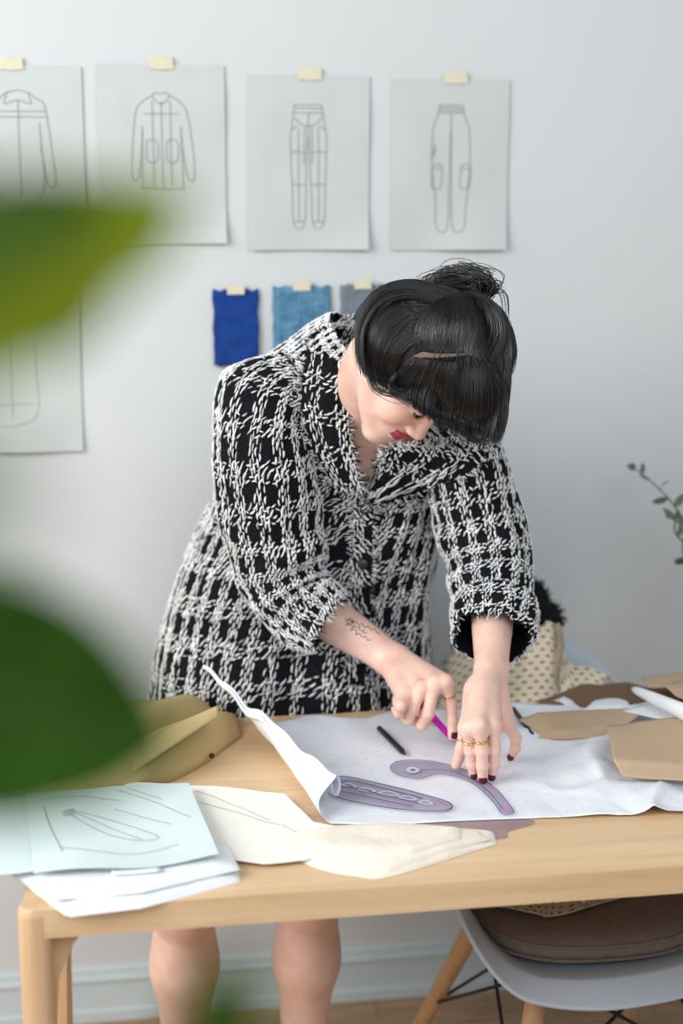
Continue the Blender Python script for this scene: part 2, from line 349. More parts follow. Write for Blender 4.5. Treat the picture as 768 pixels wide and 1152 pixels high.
# ------------------------------------------------------------------ table
TX0, TX1, TY0, TY1, TT = -.128, 1.42, 1.757, 2.43, .75
tb = empty('work_table', ((TX0+TX1)/2, (TY0+TY1)/2, 0), 'pale oak work table with rounded legs, covered in papers and cloth', 'table')
def rrect(x0, x1, y0, y1, r, n=8):
    P = []
    for cx, cy, a0 in ((x1-r, y1-r, 0), (x0+r, y1-r, 90), (x0+r, y0+r, 180), (x1-r, y0+r, 270)):
        for k in range(n+1): a = math.radians(a0+90*k/n); P.append((cx+r*math.cos(a), cy+r*math.sin(a)))
    return P
def slab(poly, z0, z1, name, mat, parent, bev=.002):
    bm = bmesh.new(); n = len(poly)
    b = [bm.verts.new((x, y, z0)) for x, y in poly]; t = [bm.verts.new((x, y, z1)) for x, y in poly]
    f1 = bm.faces.new(b[::-1]); f2 = bm.faces.new(t)
    for k in range(n): bm.faces.new((b[k], b[(k+1) % n], t[(k+1) % n], t[k]))
    bmesh.ops.bevel(bm, geom=list(f1.edges)+list(f2.edges), offset=bev, segments=2, profile=.5, affect='EDGES')
    bm.verts.index_update(); V = [tuple(v.co) for v in bm.verts]; F = [[v.index for v in f.verts] for f in bm.faces]; bm.free()
    return mk(name, V, F, mat, parent, False)
slab(rrect(TX0+.004, TX1-.004, TY0+.001, TY1-.001, .012), TT-.038, TT, 'tabletop', M['oak'], tb, .0025)
for sx in (0, 1):
    for sy in (0, 1):
        cx = TX0+.018 if not sx else TX1-.018; cy = TY0+.020 if not sy else TY1-.020; dx = 1 if not sx else -1; dy = 1 if not sy else -1
        g = MB(); zs = [0, .2, .4, .6, .69, .735, .744, .748]; rs = [.0135, .0165, .019, .0205, .0208, .0208, .0195, .016]
        ring = []
        for z, r in zip(zs, rs):
            ring.append([(cx+r*math.copysign(abs(math.cos(a))**.8, math.cos(a)), cy+r*math.copysign(abs(math.sin(a))**.8, math.sin(a)), z+.0025*(z > .7)) for a in np.arange(28)/28*2*math.pi])
        V = A(ring).reshape(-1, 3); n = 28
        g.add(V, [(k*n+j, k*n+(j+1) % n, (k+1)*n+(j+1) % n, (k+1)*n+j) for k in range(len(zs)-1) for j in range(n)]+[tuple(range((len(zs)-1)*n, len(zs)*n)), tuple(range(n))[::-1]])
        prof = [(.0, .712), (.062, .712), (.046, .69), (.026, .645), (.016, .5), (.004, .1), (0, .1)]
        V = [(cx+dx*a, cy+dy*b, z) for b in (.006, .030) for a, z in prof]; m = len(prof)
        g.add(V, [tuple(range(m))[::-1], tuple(range(m, 2*m))]+[(k, (k+1) % m, m+(k+1) % m, m+k) for k in range(m)])
        o = g.build('leg', M['oak_leg'], tb)
        for p in o.data.polygons: p.use_smooth = len(p.vertices) == 4 and p.index < n*(len(zs)-1)
for yy_ in (TY0+.22, TY1-.24): MB().box((TX0+.05, yy_, .69), (TX1-.05, yy_+.02, .7125)).build('crossbar', M['oak'], tb, False)
HRES = .0016
# ------------------------------------------------------------------ signed distance modelling (one continuous skin surface)
def rcone(a, b, ra, rb):
    a = A(a, float); b = A(b, float); c = (a+b)/2; rad = np.linalg.norm(b-a)/2+max(ra, rb)
    def f(p):
        ba = b-a; l2 = ba@ba; t = np.clip(((p-a)@ba)/l2, 0, 1); d = p-a-t[:, None]*ba
        return np.sqrt((d*d).sum(1))-(ra+(rb-ra)*t)
    return f, c, rad
def ellip(c, r, M3=None):
    c = A(c, float); r = A(r, float)
    def f(p):
        q = p-c
        if M3 is not None: q = q@M3
        k0 = np.sqrt(((q/r)**2).sum(1)); k1 = np.sqrt(((q/(r*r))**2).sum(1))+1e-9
        return k0*(k0-1)/k1
    return f, c, r.max()
def smin(a, b, k):
    h = np.clip(k-np.abs(a-b), 0, None)/k
    return np.minimum(a, b)-h*h*k*.25
class Grp:
    """smooth union of primitives; negative k entries are carved out"""
    def __init__(s, k): s.k = k; s.P = []
    def add(s, prim, k=None, sub=False): s.P.append((prim, k or s.k, sub)); return s
    def ev(s, p, c=None, R=0):
        d = np.full(len(p), 9.)
        for (f, pc, pr), k, sub in s.P:
            if c is not None and np.linalg.norm(c-pc) > pr+R+k+.02: continue
            v = f(p); d = -smin(-d, v, k) if sub else smin(d, v, k)
        return d
def snet(fn, lo, hi, h, B=28):
    """sparse surface nets; fn(points, blockcentre, blockradius)"""
    lo = A(lo, float); N = np.ceil((A(hi)-lo)/h/B).astype(int); tot = N*B+4
    key = lambda i, j, k: (i*int(tot[1])+j)*int(tot[2])+k
    Vk, Vp, Q = [], [], []; R = B*h*.5*1.733+2*h
    g = np.arange(B+2); gi, gj, gk = np.meshgrid(g, g, g, indexing='ij'); base = np.stack([gi, gj, gk], -1).reshape(-1, 3)
    for b in np.ndindex(*N):
        o = A(b)*B; c = lo+(o+B/2+.5)*h
        if abs(fn(c[None], c, R)[0]) > R*1.25+.012: continue
        D = fn(lo+(base+o)*h, c, R).reshape(B+2, B+2, B+2); S = D < 0
        if S.all() or not S.any(): continue
        n = B+1; cnt = np.zeros((n, n, n)); acc = np.zeros((n, n, n, 3))
        cell = np.stack(np.meshgrid(*[np.arange(n)]*3, indexing='ij'), -1).astype(float)
        for ax in range(3):
            oth = [x for x in range(3) if x != ax]
            for d1 in (0, 1):
                for d2 in (0, 1):
                    s0 = [slice(0, n)]*3; s0[oth[0]] = slice(d1, n+d1); s0[oth[1]] = slice(d2, n+d2); s1 = list(s0); s1[ax] = slice(1, n+1)
                    a = D[tuple(s0)]; e = D[tuple(s1)]; m = (a < 0) != (e < 0); t = np.where(m, a/np.where(m, a-e, 1), 0)
                    off = np.zeros(3); off[oth[0]] = d1; off[oth[1]] = d2; p = cell+off; p[..., ax] += t
                    acc += p*m[..., None]; cnt += m
        act = cnt > 0; ii, jj, kk = np.nonzero(act)
        P = acc[act]/cnt[act][:, None]; Vk.append(key(ii+o[0], jj+o[1], kk+o[2])); Vp.append(lo+(P+o)*h)
        for ax in range(3):  # grid edge from node q to q+ax, q in 1..B on the other axes, 0..B-1 along
            oth = [x for x in range(3) if x != ax]
            s0 = [slice(1, B+1)]*3; s1 = [slice(1, B+1)]*3; s1[ax] = slice(2, B+2)
            a = S[tuple(s0)]; e = S[tuple(s1)]; m = a != e; idx = np.stack(np.nonzero(m), -1)+1
            if not len(idx): continue
            u = np.zeros(3, int); u[oth[0]] = 1; w = np.zeros(3, int); w[oth[1]] = 1
            q = [idx, idx-u, idx-u-w, idx-w]; flip = a[m] if ax != 1 else ~a[m]
            K = np.stack([key(*(x+o).T) for x in q], 1); K[~flip] = K[~flip][:, ::-1]; Q.append(K)
    Vk = np.concatenate(Vk); Vp = np.concatenate(Vp); Q = np.concatenate(Q)
    uk, first = np.unique(Vk, return_index=True); pos = np.searchsorted(uk, Q); pos = np.clip(pos, 0, len(uk)-1)
    ok = (uk[pos] == Q).all(1); return Vp[first], pos[ok]
# ------------------------------------------------------------------ the woman: pose
def cam2w(v): v = A(v, float); return v[0]*CR+v[1]*CU-v[2]*CF
hU = cam2w((.765, .36, .53)); hU /= np.linalg.norm(hU)
hF = cam2w((.345, -.93, .145)); hF -= hU*(hU@hF); hF /= np.linalg.norm(hF); hR = np.cross(hF, hU)
HC = ony(465, 408, 2.24); HM = np.stack([hR, hF, hU], 1)      # columns: her right, forward, up
def H(x, y, z): return HC+HM@A([x, y, z])
neckb = ony(405, 455, 2.40)
head = Grp(.016)
def hel(c, r, **k): head.add(ellip(H(*c), r, HM), **k)
hel((0, -.018, .034), (.074, .090, .080)); hel((0, .026, -.022), (.060, .060, .082), k=.03); hel((0, .058, .035), (.050, .032, .04), k=.03)
for s in (-1, 1):
    head.add(rcone(H(s*.050, .004, -.052), H(s*.016, .066, -.098), .017, .015), k=.022)
    hel((s*.036, .060, -.034), (.024, .022, .026), k=.02)
hel((0, .070, -.100), (.020, .017, .015), k=.018)
head.add(rcone(H(-.036, .076, .020), H(.036, .076, .020), .011, .011), k=.018)
hel((0, .070, -.066), (.030, .022, .024), k=.016)
for s in (-1, 1):
    hel((s*.031, .094, .000), (.016, .012, .010), sub=True, k=.014)
    hel((s*.031, .0705, -.001), (.0155, .0145, .0125), k=.004)
head.add(rcone(H(0, .082, .012), H(0, .097, -.033), .0080, .0105), k=.012); hel((0, .1005, -.035), (.0120, .0105, .0098), k=.008)
for s in (-1, 1):
    hel((s*.0130, .0935, -.038), (.0074, .009, .0068), k=.007)
    hel((s*.0065, .0965, -.0465), (.0032, .0045, .003), sub=True, k=.003)
hel((0, .0895, -.0590), (.021, .0085, .0058), k=.004); hel((0, .0875, -.0700), (.018, .0095, .0068), k=.004)
hel((0, .099, -.0642), (.024, .0035, .0012), sub=True, k=.0035)
for s in (-1, 1):
    hel((s*.074, -.004, -.010), (.009, .018, .030), k=.006); hel((s*.082, .002, -.010), (.005, .010, .018), sub=True, k=.005)
head.add(rcone(H(0, -.030, -.055), neckb+A([0, .01, 0]), .050, .056), k=.02)
torso = Grp(.05)
pel = ony(300, 740, 2.58); che = ony(395, 560, 2.54); upc = ony(402, 480, 2.47)
rsh = ony(295, 445, 2.44); lsh = ony(512, 528, 2.42); relb = ony(308, 655, 2.45); lelb = ony(556, 630, 2.38)
torso.add(rcone(pel, che, .115, .10)); torso.add(rcone(che, upc, .10, .075)); torso.add(rcone(upc, neckb, .07, .055))
torso.add(rcone(rsh+(upc-rsh)*.15, lsh+(upc-lsh)*.15, .045, .040))
torso.add(rcone(ony(385, 490, 2.43), ony(430, 500, 2.42), .035, .035))
# legs
hipr = A([.215, 2.61, .82]); hipl = A([.36, 2.61, .82])
kr = ony(207, 1010, 2.33); kl = ony(348, 1000, 2.33)
ar = A([kr[0]+.00, 2.41, .08]); al = A([kl[0]-.005, 2.41, .08])
legs = Grp(.03)
for hp, k_, an in ((hipr, kr, ar), (hipl, kl, al)):
    legs.add(rcone(hp, k_, .076, .052)); legs.add(rcone(k_, k_+(an-k_)*.35, .049, .050)); legs.add(rcone(k_+(an-k_)*.35, an, .050, .033))
    legs.add(ellip(k_+(an-k_)*.3+A([0, .014, 0]), (.046, .046, .10))); legs.add(ellip(k_+A([0, -.022, -.005]), (.034, .030, .045)))
    legs.add(rcone(an+A([0, .02, -.045]), an+A([0, -.10, -.055]), .032, .027)); legs.add(rcone(an+A([0, -.10, -.057]), an+A([0, -.165, -.062]), .03, .018))
# hands: joints found along the sight lines with real bone lengths
ZP = .7525
tipz = lambda px, py, z: onz(px, py, z)
LW = None
def chain(px, L, z0):
    """px list from tip to knuckle; L bone lengths"""
    P = [onz(px[0][0], px[0][1], z0)]
    for q, l in zip(px[1:], L): P.append(reach(q[0], q[1], P[-1], l))
    return P[::-1]
lf = {'index': chain([(533, 871), (530.5, 859), (529, 844), (529, 817)], [.020, .025, .043], .763),
      'middle': chain([(543, 876), (542.5, 862), (542, 845), (542, 814)], [.021, .026, .046], .763),
      'ring': chain([(553, 873), (555, 860), (556, 844), (557, 814)], [.020, .025, .043], .763),
      'pinky': chain([(575, 851), (579.5, 842), (580, 830), (571, 810)], [.017, .019, .034], .765)}
lw = onz(552, 752, .897)
lth = [None]*4
lth[3] = onz(513, 860, .766); lth[2] = reach(519, 843, lth[3], .028); lth[1] = reach(525, 818, lth[2], .034); lth[0] = lw+(lf['index'][0]-lw)*.25+A([-.018, 0, -.012])
FR = {'index': (.0094, .0084, .0078, .0068), 'middle': (.0096, .0086, .0080, .0070), 'ring': (.0092, .0083, .0077, .0066), 'pinky': (.0086, .0076, .0067, .0057)}
FR = {k: tuple(x*1.12 for x in v) for k, v in FR.items()}
def hand(fing, w, th, elbow, wr=.0235, palm_n=None):
    g = Grp(.014); order = ['index', 'middle', 'ring', 'pinky']
    side = fing['pinky'][0]-fing['index'][0]; side /= np.linalg.norm(side)
    ax = fing['middle'][0]-w; ax /= np.linalg.norm(ax); nrm = np.cross(ax, side); nrm /= np.linalg.norm(nrm)
    if nrm[2] < 0: nrm = -nrm
    for k, o in zip(order, (-.014, -.005, .005, .014)):
        a = w+side*o+ax*.008; b = fing[k][0]-nrm*.0058
        g.add(rcone(a, b, .0135, .0115), k=.012); g.add(rcone(a-nrm*.006+ax*.02, b-nrm*.007-ax*.006, .0125, .011), k=.012)
    g.add(rcone(w+ax*.01+side*.010-nrm*.004, fing['pinky'][0]-ax*.02-nrm*.008, .014, .012), k=.012)
    g.add(rcone(th[0], th[1], .0165, .0115), k=.018)
    g.add(rcone(th[1], th[2], .0112, .0098), k=.008); g.add(rcone(th[2], th[3], .0098, .0082), k=.004)
    # slightly flattened wrist and forearm
    wa = w-ax*.004
    for o in (-.0085, .0085): g.add(rcone(wa+side*o, elbow*.75+w*.25+side*o*1.2, .0195, .0345), k=.02)
    G = [g]
    for k in order:
        f = Grp(.0035); J = fing[k]; r = FR[k]
        for i in range(3): f.add(rcone(J[i]-nrm*(.0045 if i == 0 else 0), J[i+1], r[i], r[i+1]))
        for i in (1, 2):  # knuckle
            f.add(ellip(J[i]+nrm*.0003, (r[i]*1.0,)*3), k=.003)
        G.append(f)
    return G, nrm, side, ax
LG, ln, lsd, lax = hand(lf, lw, lth, lelb)
# right hand: index pointing down the knife, the others curled round it
rw = onz(440, 741, .868)
ri = chain([(509, 828), (508.5, 811), (507, 790), (500, 764)], [.020, .024, .042], .780)
rm0 = reach(487, 767, ri[0]+A([-.02, 0, 0]), .004)
def fist(px, mcp, L, dy):
    """proximal bone forward and down, then folded back under the palm"""
    P = [mcp, None, None, None]
    d = ray(*px[0]); d = d/np.linalg.norm(d); o = CO-mcp; b = o@d; c = o@o-L[0]**2; q = max(0, b*b-c)
    P[1] = CO+d*(-b-math.sqrt(q)); P[2] = P[1]+A(dy[0])*L[1]; P[3] = P[2]+A(dy[1])*L[2]; return P
ax_r = ri[0]-rw; 
sd_r = onz(458, 782, .838)-ri[0]; sd_r /= np.linalg.norm(sd_r)
mcps = {'index': ri[0], 'middle': reach(487, 764, ri[0], .021)}
def beside(px, py, p, L):
    d = ray(px, py); d = d/np.linalg.norm(d); o = CO-p; b = o@d; c = o@o-L*L; return CO+d*(-b-math.sqrt(max(0, b*b-c))*.15)
mcps['middle'] = beside(488, 765, ri[0], .020); mcps['ring'] = beside(473, 771, mcps['middle'], .019); mcps['pinky'] = beside(459, 780, mcps['ring'], .018)
axn = ax_r/np.linalg.norm(ax_r)
back = -axn*A([1, 1, .2]); back /= np.linalg.norm(back)
dn = A([-.25, .25, -.93]); 
rf = {'index': ri,
      'middle': fist([(481, 803)], mcps['middle'], [.043, .024, .018], [A([-.30, .35, -.88]), A([-.35, .93, .1])]),
      'ring': fist([(464, 798)], mcps['ring'], [.040, .023, .018], [A([-.20, .45, -.87]), A([-.3, .95, .1])]),
      'pinky': fist([(451, 794)], mcps['pinky'], [.033, .018, .015], [A([-.1, .5, -.86]), A([-.2, .97, .1])])}
kt = onz(517, 841, .7545)                                    # knife tip
ku = rf['middle'][1]*.55+rf['ring'][1]*.45+A([.006, .022, .004])                    # upper end inside the fist
rth = [rw+axn*.03+A([.016, .0, -.018]), None, None, None]
kd = (ku-kt)/np.linalg.norm(ku-kt)
rth[3] = kt+kd*.050+A([-.006, .014, .0]); rth[2] = rth[3]+A([-.022, .016, .012]); rth[1] = rth[2]+A([-.026, .018, .012])
RG, rn, rsd, rax = hand(rf, rw, rth, relb)
arms = Grp(.03)
for sh, el in ((rsh, relb), (lsh, lelb)): arms.add(rcone(sh, el, .043, .038)); 
arms.add(rcone(relb, relb*.75+rw*.25, .040, .036)); arms.add(rcone(lelb, lelb*.75+lw*.25, .040, .036))
def bbox_of(groups): 
    c = A([p[0][1] for g in groups for p in g.P]); r = max(p[0][2] for g in groups for p in g.P); return c.mean(0), np.linalg.norm(c-c.mean(0), axis=1).max()+r+.03
GB = [(gs, *bbox_of(gs), k) for gs, k in (([torso], .05), ([arms], .03), ([head], .02), ([legs], .03), (LG, .02), (RG, .02))]
def body(p, c, R):
    d = np.full(len(p), 9.)
    for gs, gc, gr, k in GB:
        if np.linalg.norm(c-gc) > gr+R+.1: continue
        e = gs[0].ev(p, c, R)
        if len(gs) > 1:
            fs = [f.ev(p, c, R) for f in gs[1:]]; f = fs[0]
            for q in fs[1:]: f = smin(f, q, .0012)
            e = smin(e, f, .007)
        d = smin(d, e, k)
    return d
BV, BF = snet(body, (-.05, 1.98, -.02), (.80, 2.75, 1.52), HRES)
def tint(V):
    T = np.ones((len(V), 3)); q = (V-HC)@HM
    def blob(c, r, col, s=1.):
        nonlocal T
        w = np.exp(-(((q-A(c))/A(r))**2).sum(1))[:, None]*s; T = T*(1-w)+T*A(col)*w
    for s in (-1, 1): blob((s*.040, .075, -.032), (.022, .03, .022), (1.0, .80, .78), .8); blob((s*.031, .083, .003), (.014, .02, .009), (.93, .80, .80), .8)
    blob((0, .112, -.038), (.010, .012, .009), (1., .86, .83), .8)
    x, y, z = q.T; up = .0205*np.sqrt(np.clip(1-(x/.0215)**2, 0, 1))
    lip = (np.abs(x) < .0225) & (y > .078) & (z < -.0535-.10*np.abs(x)**1.0*.35) & (z > -.0765+.33*np.abs(x)) 
    lip &= (np.abs(q).max(1) < .12)
    T[lip] = A([.52, .07, .20])
    eb = ((np.abs(q).max(1) < .12) & (np.abs(np.abs(x)-.034) < .019) & (np.abs(z-.0205+.10*(np.abs(x)-.03)) < .0028) & (y > .05)); T[eb] = A([.22, .17, .16])
    for Gf, n_ in ((lf, ln), (rf, rn)):
        for k in Gf:
            for i in range(3):
                w = np.exp(-((V-Gf[k][i]-n_*.006)**2).sum(1)/.009**2)[:, None]*.3; T = T*(1-w)+T*A([1., .78, .74])*w
            w = np.exp(-((V-Gf[k][3])**2).sum(1)/.010**2)[:, None]*.5; T = T*(1-w)+T*A([1., .74, .70])*w
    for k_ in (kr, kl):
        w = np.exp(-((V-k_-A([0, -.03, -.01]))**2).sum(1)/.05**2)[:, None]*.5; T = T*(1-w)+T*A([.96, .86, .82])*w
    return T
person = mk('person', BV, BF, M['skin'], None, True, base=(.25, 2.42, 0))
tag(person, 'black-haired woman in a black and white tweed coat leaning over the table, head bowed', 'person')
ca = person.data.color_attributes.new('tint', 'FLOAT_COLOR', 'POINT'); T4 = np.ones((len(person.data.vertices), 4), np.float32)
if len(T4) == len(BV): T4[:, :3] = tint(BV)
ca.data.foreach_set('color', T4.ravel())
btree = BVHTree.FromPolygons(BV[:, :].tolist(), BF.tolist())
def hit(tree, px, py, off=0.):
    d = Vector(ray(px, py)).normalized(); loc, nr, i, dist = tree.ray_cast(Vector(CO), d)
    return None if loc is None else A(loc)+A(nr if nr.dot(d) < 0 else -nr)*off
# nails
def nail(J, r, nrm, parent=person, L=.0105, w=.86):
    tip, dip = J[3], J[2]; a = tip-dip; a /= np.linalg.norm(a); n_ = nrm-a*(nrm@a); n_ /= np.linalg.norm(n_); s_ = np.cross(a, n_)
    P = np.zeros((9, 9, 3))
    for i, u in enumerate(np.linspace(-1, 1, 9)):
        for j, v in enumerate(np.linspace(0, 1, 9)):
            wv = w*(1-.28*(v-.45)**4*8) if v > .45 else w*(1-.25*(.45-v)*2)
            ang = u*wv*1.05; rr = r+.0005-.0030*max(0, v-.75)*2
            P[i, j] = tip+a*(-.0055+L*v*(1-.12*u*u))+(s_*math.sin(ang)+n_*math.cos(ang))*rr
    o = MB().grid(P).build('fingernail', M['nail'], parent); thick(o, .0006, 1); return o
for k in ('index', 'middle', 'ring', 'pinky'):
    nv = CO-lf[k][3]; nv = nv/np.linalg.norm(nv)+A([0, 0, .25]); nail(lf[k], FR[k][3], nv)
nail(rf['index'], FR['index'][3], A([.35, -.9, .35]))
# rings
def ring(c, axis, R, r=.0009, twist=0., bumps=0):
    axis = axis/np.linalg.norm(axis); u = np.cross(axis, A([.3, .2, 1.])); u /= np.linalg.norm(u); v = np.cross(axis, u); a = np.linspace(0, 2*math.pi, 49)
    P = [c+(u*math.cos(t)+v*math.sin(t))*R+axis*twist*math.sin(t*1+1) for t in a]
    o = MB().tube(P, r, 8, cap=False).build('finger_ring', M['gold'], person); return o
J = lf['index']; ring(J[0]+(J[1]-J[0])*.55-ln*.0015, J[1]-J[0], .0117, .0013)
J = lf['middle']; ring(J[0]+(J[1]-J[0])*.50-ln*.0015, J[1]-J[0], .0120, .0010, .0015); ring(J[0]+(J[1]-J[0])*.62-ln*.001, J[1]-J[0], .0117, .0010, -.002)
ring(lth[1]*.35+lth[2]*.65, lth[2]-lth[1], .0115, .0013)
J = rf['index']; ring(J[0]+(J[1]-J[0])*.66, J[1]-J[0], .0098, .0009, .001); ring(J[0]+(J[1]-J[0])*.76, J[1]-J[0], .0096, .0009, -.001)
# tattoo: a line of script and scrolls
def tatline(px):
    Q = cr(px, len(px)*6); P = [hit(btree, x, y, .0004) for x, y in Q]; P = [p for p in P if p is not None]
    return P
tt = MB()
for L in ([(388, 696), (391, 700), (389, 703), (394, 702), (396, 707), (394, 709), (399, 708), (401, 712), (400, 714), (405, 713), (407, 717), (411, 716), (413, 720), (417, 720)],
          [(392, 697), (396, 700), (400, 699), (403, 703), (407, 702), (410, 706), (414, 705), (417, 709), (421, 708), (424, 712), (427, 714)],
          [(395, 698), (399, 703), (397, 705), (402, 706), (405, 705), (404, 709), (409, 709), (408, 712), (413, 712)], [(390, 698), (394, 696), (397, 698), (395, 702), (391, 703)]):
    P = tatline(L)
    if len(P) > 4: tt.tube(P, .00055, 5)
if tt.V: tt.build('tattoo', M['ink'], person)
# lashes
for s in (-1, 1):
    la = MB()
    for t in np.linspace(-1, 1, 26):
        b = A([s*.031+t*.0135, .0825-.0045*t*t, -.0075+.003*t*t]); loc = btree.find_nearest(Vector(H(*b)))[0]
        p0 = A(loc); d = HM@A([t*.35+s*.1, .6, -.55]); d /= np.linalg.norm(d)
        la.tube([p0, p0+d*.004, p0+d*.007+HM@A([0, .001, .001])], [.00035, .00028, .0001], 4)
    P = [A(btree.find_nearest(Vector(H(s*.031+t*.0145, .0825-.0045*t*t, -.0075+.003*t*t)))[0]) for t in np.linspace(-1, 1, 14)]
    la.tube(P, .0006, 5); la.build('eyelashes', M['lash'], person)
# ------------------------------------------------------------------ tweed coat: lofted shells with every white yarn as real thread
def tri(u): return np.asarray(u)
class Loft:
    """rings: centre, side axis (half width), depth axis (half depth), exponent"""
    def __init__(s, C_, U_, V_, E_, nl, na, bands, rows, disp=None, arc=1.0):
        n = len(C_); Q = cr(np.hstack([C_, U_, V_, A(E_)[:, None]]), nl)
        a = np.linspace(0, 2*math.pi, na, endpoint=False); ca_, sa_ = np.cos(a), np.sin(a); P = np.zeros((nl, na, 3))
        for i, q in enumerate(Q):
            e = 2/q[9]; c = np.sign(ca_)*np.abs(ca_)**e; d = np.sign(sa_)*np.abs(sa_)**e
            P[i] = q[:3]+c[:, None]*q[3:6]+d[:, None]*q[6:9]
        L = np.concatenate([[0], np.cumsum(np.linalg.norm(np.diff(Q[:, :3], axis=0), axis=1))]); s.L = L; s.a = a; s.P = P; s.Q = Q
        s.bands = bands; s.rows = rows; s.norm()
        if disp is not None:
            D = disp(s); s.P = s.P+s.N*D[..., None]; s.norm()
    def norm(s):
        du = np.roll(s.P, -1, 1)-np.roll(s.P, 1, 1); dv = np.gradient(s.P, axis=0); N = np.cross(dv, du); N /= np.linalg.norm(N, axis=2)[..., None]+1e-9
        c = s.P.mean(1, keepdims=True)
        if ((s.P-c)*N).sum(2).mean() < 0: N = -N
        s.N = N
    def faces(s, keep=None):
        nl, na = s.P.shape[:2]; i, j = np.meshgrid(np.arange(nl-1), np.arange(na), indexing='ij'); j2 = (j+1) % na
        F = np.stack([i*na+j, i*na+j2, (i+1)*na+j2, (i+1)*na+j], -1)
        if keep is not None: F = F[keep[:-1]&keep[1:]&np.roll(keep, -1, 1)[:-1]&np.roll(keep, -1, 1)[1:]]
        return F.reshape(-1, 4)
    def at(s, r, c):
        """r in row index units, c in column units (arrays) -> point, normal"""
        nl, na = s.P.shape[:2]; r = np.clip(r, 0, nl-1.001); i = r.astype(int); f = (r-i)[..., None]; c = np.mod(c, na); j = c.astype(int) % na; g = (c-np.floor(c))[..., None]; j2 = (j+1) % na
        def b(X): return (X[i, j]*(1-g)+X[i, j2]*g)*(1-f)+(X[i+1, j]*(1-g)+X[i+1, j2]*g)*f
        N = b(s.N); return b(s.P), N/(np.linalg.norm(N, axis=-1)[..., None]+1e-9)
class Sheet(Loft):
    """open strip: grid of points"""
    def __init__(s, P): s.P = np.asarray(P); s.norm()
    def norm(s):
        N = np.cross(np.gradient(s.P, axis=0), np.gradient(s.P, axis=1)); N /= np.linalg.norm(N, axis=2)[..., None]+1e-9
        if ((CO-s.P)*N).sum(2).mean() < 0: N = -N
        s.N = N
    def at(s, r, c):
        nl, na = s.P.shape[:2]; r = np.clip(r, 0, nl-1.001); i = r.astype(int); f = (r-i)[..., None]; c = np.clip(c, 0, na-1.001); j = c.astype(int); g = (c-j)[..., None]
        def b(X): return (X[i, j]*(1-g)+X[i, j+1]*g)*(1-f)+(X[i+1, j]*(1-g)+X[i+1, j+1]*g)*f
        N = b(s.N); return b(s.P), N/(np.linalg.norm(N, axis=-1)[..., None]+1e-9)
PER = .0395
def threads(lo, bands, rows, keepf=None, wrap=True, closed_u=None, dens=1.0, rad=.00122, phase=(0, 0), edge=()):
    """white yarn dashes over a loft; returns V, F (5-sided bent capsules). bands: periods round, rows: periods along"""
    nl, na = lo.P.shape[:2]; R0, C0, R1, C1, W_ = [], [], [], [], []
    for vert in (True, False):
        nb = bands if vert else rows; other = rows if vert else bands
        for b in range(-1, int(math.ceil(nb))+1):
            for k in range(4):
                off = (b+.07+.135*k+(phase[0] if vert else phase[1]))
                step = .245 if vert else .26; m = int(other/step)+2
                t = (np.arange(m)+.5*(k % 2)+rng.uniform(-.12, .12, m))*step
                ln = rng.uniform(.68, 1.0, m)*step*(1.0 if vert else .90)
                o = off+rng.normal(0, .028, m)
                sk = rng.normal(.0, .032, m)+(.03 if vert else .045)
                drop = rng.random(m) > (.05 if vert else .08)
                # white threads dive under in half of the black squares of the other set
                for q in np.nonzero(drop)[0]:
                    if vert: C0.append(o[q]-sk[q]*.5); C1.append(o[q]+sk[q]*.5); R0.append(t[q]); R1.append(t[q]+ln[q])
                    else: R0.append(o[q]-sk[q]); R1.append(o[q]+sk[q]); C0.append(t[q]); C1.append(t[q]+ln[q])
    R0, R1 = A(R0)/rows*(nl-1), A(R1)/rows*(nl-1); C0, C1 = A(C0)/bands*(na if wrap else na-1), A(C1)/bands*(na if wrap else na-1)
    ok = (np.minimum(R0, R1) > -.3) & (np.maximum(R0, R1) < nl-.7)
    if wrap: ok &= (np.minimum(C0, C1) >= 0) & (np.minimum(C0, C1) < na)
    else: ok &= (np.minimum(C0, C1) >= -.4) & (np.maximum(C0, C1) < na-.6)
    if keepf is not None:
        mi = np.clip(((R0+R1)/2).astype(int), 0, nl-1); mj = ((C0+C1)/2).astype(int) % na; ok &= keepf[mi, mj]
    R0, R1, C0, C1 = R0[ok], R1[ok], C0[ok], C1[ok]; n = len(R0)
    t = np.linspace(0, 1, 5)[None]; bend = rng.normal(0, .22, n)[:, None]*np.sin(math.pi*t)
    dR, dC = (R1-R0)[:, None], (C1-C0)[:, None]
    P, N = lo.at(R0[:, None]+dR*t+bend*dC*.3, C0[:, None]+dC*t-bend*dR*.3)
    lift = (rng.uniform(.0002, .0016, n)[:, None]*np.sin(math.pi*t)+.0003)[..., None]; P = P+N*lift
    T = np.gradient(P, axis=1); T /= np.linalg.norm(T, axis=2)[..., None]+1e-9; S_ = np.cross(T, N)
    prof = A([.35, .9, 1., .9, .35])[None, :, None]*(rad*rng.uniform(.75, 1.35, n))[:, None, None]
    ang = np.arange(4)/4*2*math.pi+.4
    V = P[:, :, None]+(np.cos(ang)[None, None, :, None]*N[:, :, None]*.85+np.sin(ang)[None, None, :, None]*S_[:, :, None]*1.15)*prof[..., None, :]
    V = V.reshape(-1, 3); base = (np.arange(n)*20)[:, None, None, None]; kk = np.arange(4)[None, :, None, None]*4; jj = np.arange(4)[None, None, :, None]; j2 = (jj+1) % 4
    F = np.concatenate([base+kk+jj, base+kk+j2, base+kk+4+j2, base+kk+4+jj], -1).reshape(-1, 4)
    caps = np.concatenate([base[:, 0, 0]+A([[3, 2, 1, 0]]), base[:, 0, 0]+A([[16, 17, 18, 19]])]); return V, np.concatenate([F, caps])
